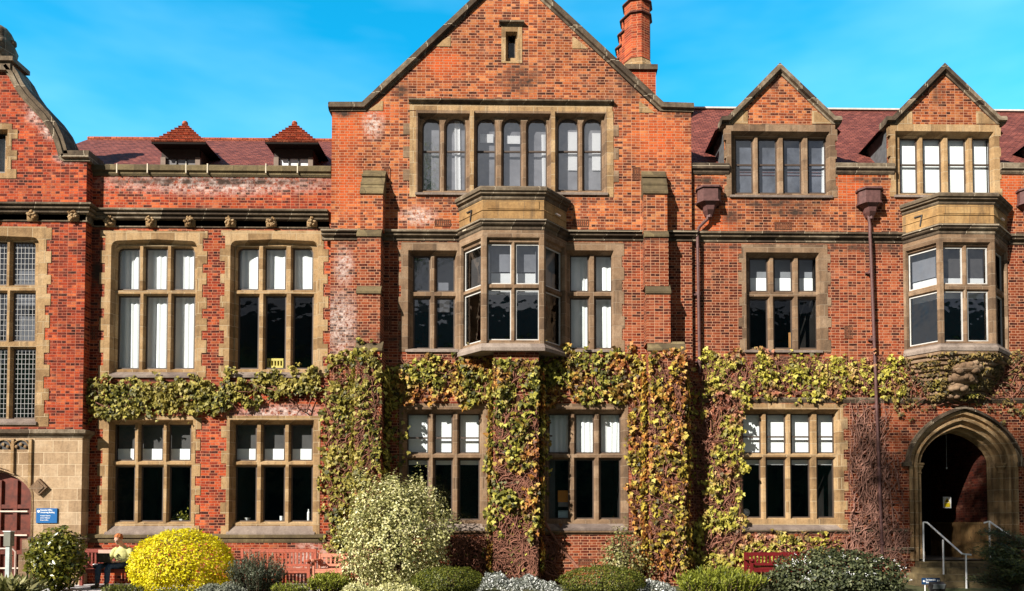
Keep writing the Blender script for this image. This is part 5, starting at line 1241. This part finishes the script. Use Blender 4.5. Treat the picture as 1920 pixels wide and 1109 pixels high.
# ================================================================== PERSON WITH LAPTOP
def remesh(o, v=.012, sm=4):
    md = o.modifiers.new('r', 'REMESH'); md.mode = 'VOXEL'; md.voxel_size = v; md.use_smooth_shade = True
    s = o.modifiers.new('s', 'SMOOTH'); s.iterations = sm; s.factor = .5
SKIN = simple('skin', (.62, .34, .24), .5, .4, var=.06); HAIR = simple('ginger_hair', (.36, .11, .03), .7, .3, var=.35, sc_=40)
KNIT = simple('pale_green_sweater', (.50, .48, .20), .9, .1, var=.1, sc_=25); JEAN = simple('blue_jeans', (.045, .075, .13), .8, .1, var=.35, sc_=18); SHOE = simple('dark_shoe', (.06, .06, .05), .6, .3, var=.4)
PXc = PX(229, 1050, 18.3); PYc = 18.28
PE = empty('person', (PXc, PYc, 0), 'person in pale green sweater and jeans sitting on the bench, looking at a laptop', 'person')
def lim(m, pts, rad, k=10): return m.tube([(PXc + p[0], PYc + p[1], p[2]) for p in pts], rad, k)
def hand(m, c, fdir, thumb, s=1.0):
    """palm and five bent fingers; fdir = pointing direction, palm facing down"""
    f = Vector(fdir).normalized(); up = Vector((0, 0, 1)); sd_ = f.cross(up).normalized() * thumb; C = Vector(c)
    rot = Matrix((sd_, f, up)).transposed()
    m.ell(C + f * .045, (.040 * s, .05 * s, .015 * s), 10, 8, rot)
    for i, (o_, ln) in enumerate(((.030, .070), (.010, .080), (-.010, .074), (-.030, .058))):
        b = C + f * .085 + sd_ * o_; m.tube([b - f * .02, b + f * ln * .45 + up * .006, b + f * ln * .8 - up * .008, b + f * ln - up * .022], [.0095, .009, .008, .0065], 7)
    b = C + f * .03 + sd_ * .036; m.tube([b - sd_ * .012, b + sd_ * .022 + f * .022, b + sd_ * .030 + f * .052 - up * .008], [.011, .0095, .0075], 7)
b_ = MB()
hd = Vector((PXc - .01, PYc - .13, 1.135)); rt = Matrix.Rotation(R(22), 3, 'X') @ Matrix.Rotation(R(-14), 3, 'Z')
def hp(v): return hd + rt @ Vector(v)
b_.ell(hd + rt @ Vector((0, 0, .02)), (.076, .095, .105), 16, 12, rt); b_.ell(hp((0, -.03, -.055)), (.055, .06, .065), 12, 10, rt)
b_.tube([hp((0, -.085, .02)), hp((0, -.112, -.018)), hp((0, -.09, -.03))], [.010, .015, .010], 7)
for s in (-1, 1):
    b_.ell(hp((s * .078, .0, -.005)), (.013, .022, .032), 8, 6, rt); b_.ell(hp((s * .033, -.082, .032)), (.022, .012, .008), 8, 6, rt)
b_.tube([hp((-.024, -.088, -.055)), hp((0, -.097, -.057)), hp((.024, -.088, -.055))], [.006, .009, .006], 6)
b_.tube([hp((0, .01, -.05)), (PXc, PYc + .0, 1.0), (PXc, PYc + .04, .93)], [.055, .055, .07], 10)
b_.tube([(PXc, PYc + .04, .95), (PXc, PYc + .06, .8), (PXc, PYc + .08, .6), (PXc, PYc + .08, .48)], [.09, .14, .13, .14], 12)
LT = {}
for s, el, wr in ((-1, (-.25, -.06, .66), (-.20, -.27, .62)), (1, (.26, -.03, .68), (.05, -.27, .615))):
    lim(b_, [(s * .15, .04, .915), el, wr], [.05, .04, .028]); hand(b_, (PXc + wr[0], PYc + wr[1], wr[2]), (-.35 if s > 0 else .25, -1, -.06), 1 if s < 0 else -1)
for s in (-1, 1):
    kx = -.29 if s < 0 else -.07
    lim(b_, [(s * .09, .05, .50), (kx, -.42, .50), (kx - .02, -.46, .12), (kx - .02, -.47, .05)], [.085, .062, .042, .035])
bo = b_.build('body', SKIN, PE); remesh(bo, .009, 2)
e_ = MB()
for s in (-1, 1): e_.ell(hp((s * .031, -.0885, .016)), (.012, .005, .006), 8, 6, rt)
e_.build('eyes', simple('eye_dark', (.03, .02, .015), .3), PE)
h_ = MB(); h_.ell(hp((0, .022, .05)), (.086, .095, .092), 16, 12, rt)
random.seed(5)
for i in range(60):
    a = random.uniform(0, 6.28); t = random.uniform(0, 1.2); v = Vector((.08 * math.sin(t) * math.cos(a), .02 + .088 * math.sin(t) * math.sin(a), .055 + .085 * math.cos(t)))
    if v.y < -.055 and v.z < .075: continue
    h_.ell(hp(v), (.02, .02, .014), 6, 5)
ho = h_.build('hair', HAIR, PE); remesh(ho, .008, 1)
k_ = MB()
k_.ell((PXc, PYc + .045, .86), (.165, .105, .11), 16, 10); k_.tube([(PXc, PYc + .03, .99), (PXc, PYc + .04, .95), (PXc, PYc + .05, .87), (PXc, PYc + .07, .72), (PXc, PYc + .08, .56), (PXc, PYc + .08, .49)], [.066, .085, .15, .155, .15, .16], 16)
k_.ell((PXc, PYc + .03, .74), (.185, .14, .2), 16, 12); k_.ell((PXc, PYc + .05, .56), (.175, .15, .09), 16, 10)
for s, el, wr in ((-1, (-.25, -.06, .66), (-.20, -.23, .625)), (1, (.26, -.03, .68), (.10, -.24, .625))):
    lim(k_, [(s * .12, .045, .92), (s * .19, .03, .86), el, wr], [.06, .072, .057, .042])
ko = k_.build('sweater', KNIT, PE); remesh(ko, .012, 3)
j_ = MB(); j_.ell((PXc, PYc + .07, .51), (.175, .15, .085), 16, 10)
for s in (-1, 1):
    kx = -.29 if s < 0 else -.07
    lim(j_, [(s * .09, .06, .52), (s * .09 * .5 + kx * .5, -.2, .525), (kx, -.41, .515), (kx - .005, -.465, .42), (kx - .02, -.46, .12)], [.10, .095, .078, .068, .052], 12)
jo = j_.build('jeans', JEAN, PE); remesh(jo, .012, 3)
for s in (-1, 1):
    kx = (-.29 if s < 0 else -.07) - .02; s_ = MB()
    s_.ell((PXc + kx - .01 * (1 - s), PYc - .55, .045), (.047, .135, .04), 12, 8); s_.ell((PXc + kx, PYc - .47, .075), (.048, .06, .055), 12, 8); s_.box(PXc + kx - .045, PXc + kx + .045, PYc - .66, PYc - .42, .0, .02)
    s_.build('shoe', SHOE, PE, smooth=True)
LP = empty('laptop', (PXc - .16, PYc - .40, .60), 'open dark laptop resting on the knees of the seated person', 'laptop')
m = MB(); rot = Matrix.Rotation(R(-8), 3, 'Z'); lx, ly = PXc - .16, PYc - .33; m.cbox(lx, ly, .607, .34, .24, .016, rot); LB = m.build('keyboard_base', simple('dark_laptop', (.05, .045, .045), .4, .4), LP)
m = MB(); m.cbox(lx, ly - .155, .715, .34, .012, .22, rot @ Matrix.Rotation(R(14), 3, 'X')); m.build('lid', simple('laptop_lid', (.055, .045, .04), .35, .5), LP)
m = MB(); c_ = (PX(185, 1060, 18.2), 18.25); m.ell((c_[0], c_[1], .475), (.17, .11, .06), 12, 8); m.ell((c_[0] - .06, c_[1] - .02, .50), (.1, .07, .045), 10, 8)
BG = empty('bag', (c_[0], c_[1], .43), 'small black and white bag lying on the bench seat beside the person', 'bag'); bg_ = m.build('pouch', simple('black_cloth', (.02, .02, .022), .8, .2), BG, smooth=True)
m = MB(); m.ell((c_[0] - .07, c_[1] - .03, .53), (.09, .06, .025), 10, 6); m.ell((c_[0] + .03, c_[1] - .08, .49), (.04, .02, .02), 8, 6); m.build('flap', WHITE, BG, smooth=True)

# ================================================================== SIGNS, RAILS, SMALL THINGS
def text(body, x, y, z, h, mat, parent, align='LEFT', name='lettering', bold=0, rx=90, wd=1.0):
    c = bpy.data.curves.new(name, 'FONT'); c.body = body; c.size = h; c.align_x = align; c.extrude = .0008; c.offset = bold
    t = bpy.data.objects.new('tmp', c); COL.objects.link(t); dg = bpy.context.evaluated_depsgraph_get(); dg.update()
    me = bpy.data.meshes.new_from_object(t.evaluated_get(dg)); bpy.data.objects.remove(t)
    me.transform(Matrix.Scale(wd, 4, (1, 0, 0))); me.transform(Matrix.Rotation(R(rx), 4, 'X')); me.materials.clear()
    o = link(name, me, mat, parent); pl_ = wloc(parent); o.location = Vector((x, y, z)) - pl_; return o
BLUE = simple('blue_enamel', (.004, .10, .30), .4, .4, var=.05); NAVY = simple('navy_enamel', (.006, .035, .10), .4, .4, var=.05)
q = RECT(69, 953.5, 108, 981, YB - .03); SG = empty('sign', ((q[0] + q[1]) / 2, YB - .02, q[2]), 'small blue building sign with a white crest on the pale stone left of the bench', 'sign')
m = MB(); m.box(q[0], q[1], YB - .055, YB - .02, q[2], q[3]); m.build('sign_board', BLUE, SG)
m = MB(); m.lathe(0, 0, [(.034, -.003), (.034, .003)], 14); m.v = [(v[0] + q[0] + .06, YB - .058 + v[2] * .5, v[1] + q[3] - .075) for v in m.v]; m.build('crest', WHITE, SG)
for i, (t, h, b) in enumerate((('Executive Office', .052, .0012), ('Armstrong Building', .052, .0012), ('Reception Enquiries', .036, .0006), ('Library / Refectory', .036, .0006), ('Research Office', .036, .0006))):
    text(t, q[0] + .105, YB - .0565, q[3] - (.06 + i * .058 if i < 2 else .195 + (i - 2) * .055), h, WHITE, SG, bold=b, wd=.85)
# warning notice hanging inside the porch
YN = YR + 1.7; q = RECT(1768, 932, 1783, 953, YN); NT = empty('notice', ((q[0] + q[1]) / 2, YN, q[2]), 'white and yellow warning notice with a black triangle inside the dark doorway', 'sign')
m = MB(); m.box(q[0], q[1], YN - .01, YN, q[2], q[3]); m.build('notice_board', simple('white_card', (.85, .85, .85), .5), NT)
hh = q[3] - q[2]; ww = q[1] - q[0]; YEL = simple('warning_yellow', (.85, .62, .01), .5)
m = MB(); m.box(q[0] + ww * .14, q[1] - ww * .14, YN - .013, YN - .0105, q[2] + hh * .08, q[2] + hh * .45); m.prism([(q[0] + ww * .15, q[2] + hh * .5), (q[1] - ww * .15, q[2] + hh * .5), ((q[0] + q[1]) / 2, q[2] + hh * .92)], YN - .013, YN - .0105); m.build('yellow_panel', YEL, NT)
m = MB(); cxx = (q[0] + q[1]) / 2; m.prism([(cxx - ww * .2, q[2] + hh * .54), (cxx + ww * .2, q[2] + hh * .54), (cxx, q[2] + hh * .83)], YN - .016, YN - .0135); m.build('black_symbol', IRONDK, NT)
# navy direction sign
YS = 16.0; q = RECT(1728, 1084, 1762, 1096, YS); DS = empty('direction_sign', ((q[0] + q[1]) / 2, YS, 0), 'small navy sign with an arrow and white lettering at the foot of the steps', 'sign')
m = MB(); m.box(q[0], q[1], YS - .015, YS, q[2], q[3]); m.build('sign_board', NAVY, DS); m = MB()
for x in (q[0] + .08, q[1] - .08): m.tube([(x, YS + .015, -.02), (x, YS + .015, q[3] - .02)], .012, 6)
m.build('post', STEEL, DS)
text('To Accessible', q[0] + .085, YS - .017, q[3] - .055, .05, WHITE, DS, wd=.75, bold=.001); text('Entrance', q[0] + .085, YS - .017, q[3] - .108, .05, WHITE, DS, wd=.75, bold=.001)
m = MB(); zc_ = (q[2] + q[3]) / 2; m.prism([(q[0] + .015, zc_), (q[0] + .045, zc_ + .028), (q[0] + .045, zc_ - .028)], YS - .0175, YS - .0155); m.box(q[0] + .045, q[0] + .07, YS - .0175, YS - .0155, zc_ - .009, zc_ + .009)
m.build('arrow', WHITE, DS); m = MB(); m.box(q[1] - .065, q[1] - .012, YS - .0175, YS - .0155, zc_ - .028, zc_ + .028); WC = m.build('wheelchair_symbol', WHITE, DS)
m = MB(); m.tube([(q[1] - .042 + .014 * math.cos(a), YS - .0185, zc_ - .008 + .014 * math.sin(a)) for a in [i * math.pi / 5 for i in range(-7, 3)]], .0025, 4); m.box(q[1] - .044, q[1] - .039, YS - .020, YS - .018, zc_ - .005, zc_ + .02); m.build('symbol_figure', NAVY, WC)
# floodlight beside the sign
YF = 15.7; c = P(1757, 1100, YF); FLo = empty('floodlight', (c[0], YF, 0), 'black floodlight box on the ground below the navy direction sign', 'lamp')
m = MB(); m.cbox(c[0], YF, c[1], .30, .14, .15, Matrix.Rotation(R(25), 3, 'X')); m.build('housing', IRONDK, FLo); m = MB(); m.cbox(c[0], YF - .075, c[1] + .005, .25, .01, .11, Matrix.Rotation(R(25), 3, 'X')); m.build('lens', simple('grey_lens', (.25, .27, .28), .2, .6), FLo)
m = MB(); m.tube([(c[0] - .16, YF, c[1]), (c[0] - .16, YF, c[1] - .1), (c[0], YF, c[1] - .12), (c[0], YF, -.02)], .012, 5); m.build('bracket', IRONDK, FLo)
# handrails
def rail(label, pts, posts, r=.022):
    a = pts[0]; o = empty('handrail', (a[0], a[1], 0), label, 'handrail', 'steel handrails at the arched entrance'); m = MB(); m.tube(pts, r, 8); m.build('rail', STEEL, o)
    for (x, y, z0, z1) in posts: m = MB(); m.tube([(x, y, z0), (x, y, z1)], r * .95, 8); m.build('post', STEEL, o)
def PP(px, py, Y): x, z = P(px, py, Y); return (x, Y, z)
Ya, Yb_, Yc_ = YR - .3, YR - .85, YR - 1.5
A_ = PP(1731, 980, Ya); B_ = PP(1738, 980, Ya); C_ = PP(1804, 1039, Yc_); D_ = PP(1821, 1041, Yc_)
p1 = PP(1768, 1012, Yb_)
rail('long steel handrail slanting down the left side of the entrance steps', [A_, B_, C_, D_], [(A_[0], Ya, Z0 - .02, A_[2]), (p1[0], Yb_, .1, p1[2]), (PP(1811, 1040, Yc_)[0], Yc_, -.02, C_[2])])
A_ = PP(1845, 981, Ya); B_ = PP(1855, 978, Ya); C_ = PP(1893, 1005, Yb_)
rail('short steel handrail at the right side of the entrance, half hidden by the conifer', [A_, B_, C_, PP(1930, 1040, Yc_)], [(B_[0], Ya, Z0 - .02, B_[2])])
# bulb in the porch
YLb = YR + 1.2; b = PP(1775, 878, YLb); LB_ = empty('pendant_lamp', (b[0], YLb, b[2]), 'bare white bulb on a cord in the dark doorway', 'lamp'); m = MB(); m.ell(b, (.022, .022, .035), 8, 8); m.build('bulb', WHITE, LB_, smooth=True); m = MB(); m.tube([(b[0], YLb, b[2] + .03), (b[0], YLb, DSZ + 1.25)], .004, 4); m.build('cord', PAPER, LB_)
# grey post and hoop rail by the left door
YP = 17.3; a = PP(17, 1004, YP); PO = empty('bollard_post', (a[0], YP, 0), 'grey square metal post with a box head in front of the brown left door', 'post')
m = MB(); m.box(a[0] - .045, a[0] + .045, YP - .045, YP + .045, -.02, a[2] - .2); m.build('shaft', simple('galvanised', (.45, .50, .50), .45, .4, metal=.3), PO)
m = MB(); m.box(a[0] - .075, a[0] + .075, YP - .07, YP + .07, a[2] - .25, a[2] + .08); m.build('head', simple('lamp_head', (.16, .16, .13), .5), PO)
m = MB(); m.box(a[0] - .09, a[0] + .085, YP - .08, YP + .08, a[2] + .08, a[2] + .1); m.build('cap', PAPER, PO)
YH = 18.0; HR = empty('hoop_rail', (PX(24, 1060, YH), YH, 0), 'thin tubular hoop rail beside the grey post', 'rail', None)
m = MB(); x0, x1 = PX(-10, 1050, YH), PX(29, 1050, YH); zt_ = PZ(20, 1029, YH); m.tube([(x0, YH, -.02), (x0, YH, zt_ - .08), (x0 + .08, YH, zt_), (x1 - .08, YH, zt_), (x1, YH, zt_ - .08), (x1, YH, -.02)], .022, 8); m.build('hoop', simple('pale_tube', (.45, .33, .28), .4, .5), HR)
m = MB(); x2 = PX(20, 1050, YH - .3); z2 = PZ(20, 1041, YH - .3); m.lathe(x2, YH - .3, [(.03, -.02), (.03, z2 - .03), (.045, z2 - .03), (.045, z2)], 8); GP = m.build('garden_stake', simple('mossy_post', (.22, .2, .08), .8), None, loc=(x2, YH - .3, 0)); tag(GP, 'short mossy green post with a white top between the grey post and the hoop rail', 'post')
# small things on the inside window sills
def prop(name, label, cat, px0, py0, px1, py1, Y, mat, dep=.1):
    q = RECT(px0, py0, px1, py1, Y); o = empty(name, ((q[0] + q[1]) / 2, Y + dep / 2, q[2]), label, cat); return o, q
o, q = prop('crate', 'yellow slatted crate on the sill of the upper window in the left wing', 'crate', 501, 673, 531, 692, YL + .3, None)
Yq = YL + .3; CRT = simple('yellow_crate', (.62, .50, .12), .6)
for i in range(2): m = MB(); z = q[2] + (q[3] - q[2]) * (.08 + .72 * i); m.box(q[0], q[1], Yq, Yq + .1, z, z + .06); m.build('board', CRT, o)
for i in range(6): m = MB(); u = q[0] + (q[1] - q[0] - .03) * i / 5; m.box(u, u + .03, Yq + .004, Yq + .09, q[2], q[3] - .02); m.build('slat', CRT, o)
Yq = YC + .32; o, q = prop('folder', 'orange folder standing in the ground floor window left of the orange ivy', 'folder', 1046, 920, 1066, 942, Yq, None)
m = MB(); m.box(q[0], q[1], Yq, Yq + .03, q[2], q[3]); m.build('cover', simple('orange_card', (.55, .20, .015), .6), o); m = MB(); m.box(q[0] + .01, q[1] - .01, Yq + .005, Yq + .025, q[2] - .12, q[2]); m.build('shelf_pack', simple('grey_papers', (.2, .18, .18), .8), o)
o, q = prop('paper_tray', 'pale blue paper tray at the foot of the same window as the orange folder', 'tray', 1047, 957, 1067, 973, Yq, None)
m = MB(); m.box(q[0], q[1], Yq, Yq + .2, q[2], q[2] + .02); m.box(q[0], q[1], Yq + .18, Yq + .2, q[2], q[3]); m.box(q[0], q[1], Yq, Yq + .01, q[2], q[3] - .04); m.build('tray', simple('pale_blue_plastic', (.45, .58, .62), .5), o)
Yq = YR + .32; o, q = prop('desk_fan', 'round white desk fan on the sill of the four-light ground floor window', 'fan', 1392, 954, 1406, 973, Yq, None)
m = MB(); cx_, cz_ = (q[0] + q[1]) / 2, q[3] - .1; 
for rr in (.09, .06, .03): m.tube([(cx_ + rr * math.cos(i * math.pi / 8), Yq, cz_ + rr * math.sin(i * math.pi / 8)) for i in range(17)], .006, 5)
for i in range(8): a = i * math.pi / 8; m.tube([(cx_ - .09 * math.cos(a), Yq, cz_ - .09 * math.sin(a)), (cx_ + .09 * math.cos(a), Yq, cz_ + .09 * math.sin(a))], .004, 4)
m.build('grille', WHITE, o); m = MB(); m.lathe(cx_, Yq + .03, [(.06, q[2]), (.06, q[2] + .015), (.012, q[2] + .03), (.012, cz_ - .08)], 10); m.build('stand', WHITE, o)
m = MB(); 
for i in range(3): m.ell((cx_ + .04 * math.cos(i * 2.1), Yq + .01, cz_ + .04 * math.sin(i * 2.1)), (.035, .006, .022), 8, 6, Matrix.Rotation(-i * 2.1, 3, 'Y'))
m.build('blades', PAPER, o)
Yq = YL + .3; o, q = prop('mug', 'white mug in the right-hand light of the lower left-wing window', 'mug', 522, 968, 532, 978, Yq, None)
m = MB(); m.lathe((q[0] + q[1]) / 2, Yq + .05, [(.045, q[2]), (.05, q[3]), (.042, q[3]), (.038, q[2] + .01)], 12); m.build('cup', WHITE, o); m = MB(); m.tube([((q[0] + q[1]) / 2 + .045 + .025 * math.sin(t), Yq + .05, (q[2] + q[3]) / 2 + .03 * math.cos(t)) for t in [i * math.pi / 6 for i in range(7)]], .006, 5); m.build('handle', WHITE, o)
o, q = prop('white_bottle', 'tall white bottle on the sill beside the white mug', 'bottle', 575, 955, 580, 978, Yq, None)
m = MB(); m.lathe((q[0] + q[1]) / 2, Yq + .05, [(.035, q[2]), (.036, q[3] - .09), (.016, q[3] - .05), (.016, q[3])], 12); m.build('bottle_body', WHITE, o)
o, q = prop('bowl', 'shallow white bowl at the left end of the sill with the mug', 'bowl', 455, 971, 468, 978, Yq, None)
m = MB(); m.lathe((q[0] + q[1]) / 2, Yq + .08, [(.04, q[2]), (.085, q[3]), (.078, q[3]), (.035, q[2] + .01)], 14); m.build('bowl_body', WHITE, o)
Yq = YL + .32; c = PP(340, 978, Yq); WP = empty('pot_plant', c, 'leafy green pot plant in the lower left-wing window above the yellow dome', 'plant')
rg = np.random.default_rng(3); n = 120; p = np.array(c) + np.stack([rg.normal(size=n) * .14, np.abs(rg.normal(size=n)) * .05, np.abs(rg.normal(size=n)) * .09 + .03], 1)
leaf_mesh('leaves', p, rg.normal(size=(n, 3)) + np.array([0, -1, .4]), rg.normal(size=(n, 3)) + np.array([0, 0, .6]), np.full(n, .075), 'oval', LAUR, WP); m = MB(); m.lathe(c[0], c[1] + .06, [(.07, c[2]), (.09, c[2] + .06), (.08, c[2] + .06)], 10); m.build('pot', PAPER, WP)
Yq = YR + .34; o, q = prop('board', 'narrow pale wooden board leaning inside the middle light of the upper right-wing window', 'board', 1479, 624, 1489, 654, Yq, None)
m = MB(); m.box(q[0], q[1], Yq, Yq + .02, q[2], q[3]); m.build('plank', simple('pale_plywood', (.50, .26, .09), .6), o); m = MB(); m.box(q[0], q[0] + .02, Yq - .006, Yq, q[2], q[3]); m.build('edge', simple('plywood_edge', (.36, .17, .06), .6), o)

# ================================================================== ACROSS THE COURT (behind the camera; mirrored in the panes, and the tree shades the arched entrance)
FB = empty('facing_building', (0, -24, 0), 'long brick range across the court, only mirrored in the window panes', 'building')
m = MB(); m.box(-45, 45, -34, -24, -.5, 16); m.build('wall', BRK_R, FB)
m = MB(); m.xprism([(-35, 15.9), (-23.6, 15.9), (-29, 21)], -45.3, 45.3); m.build('roof', ROOF, FB)
for i in range(14):
    for j in range(3):
        m = MB(); x = -41 + i * 6.2; z = 1.2 + j * 4.1; m.box(x, x + 2.4, -24.02, -23.9, z, z + 2.6); m.build('window', ROOM, FB)
def tree(x, y, zc, r, n, seed, label):
    rg = np.random.default_rng(seed); o = empty('tree', (x, y, 0), label, 'tree'); cl = []
    m = MB(); m.tube([(x, y, -.1), (x + .1, y, zc * .4), (x, y + .1, zc * .75), (x, y, zc)], [.34, .27, .2, .1], 9)
    for i in range(60):
        d = rg.normal(size=3); d /= np.linalg.norm(d); c = np.array([x, y, zc]) + d * np.array(r) * rg.uniform(.35, .95); cl.append(c)
        if i % 3 == 0: m.tube([(x, y, zc * .6), tuple((np.array([x, y, zc * .7]) + c) / 2), tuple(c)], [.09, .05, .02], 5)
    m.build('trunk', TRUNK, o); cl = np.array(cl); p = cl[rg.integers(0, len(cl), n)] + rg.normal(size=(n, 3)) * .55
    leaf_mesh('crown', p, rg.normal(size=(n, 3)), rg.normal(size=(n, 3)), .2 * rg.uniform(.6, 1.2, n), 'oval', LAUR, o)
T0 = Vector((13.0, 19.1, 1.2)) + tosun * 35
tree(T0.x, T0.y, T0.z, (3.1, 3.1, 3.3), 11500, 41, 'tall leafy tree standing in the court behind the viewer')
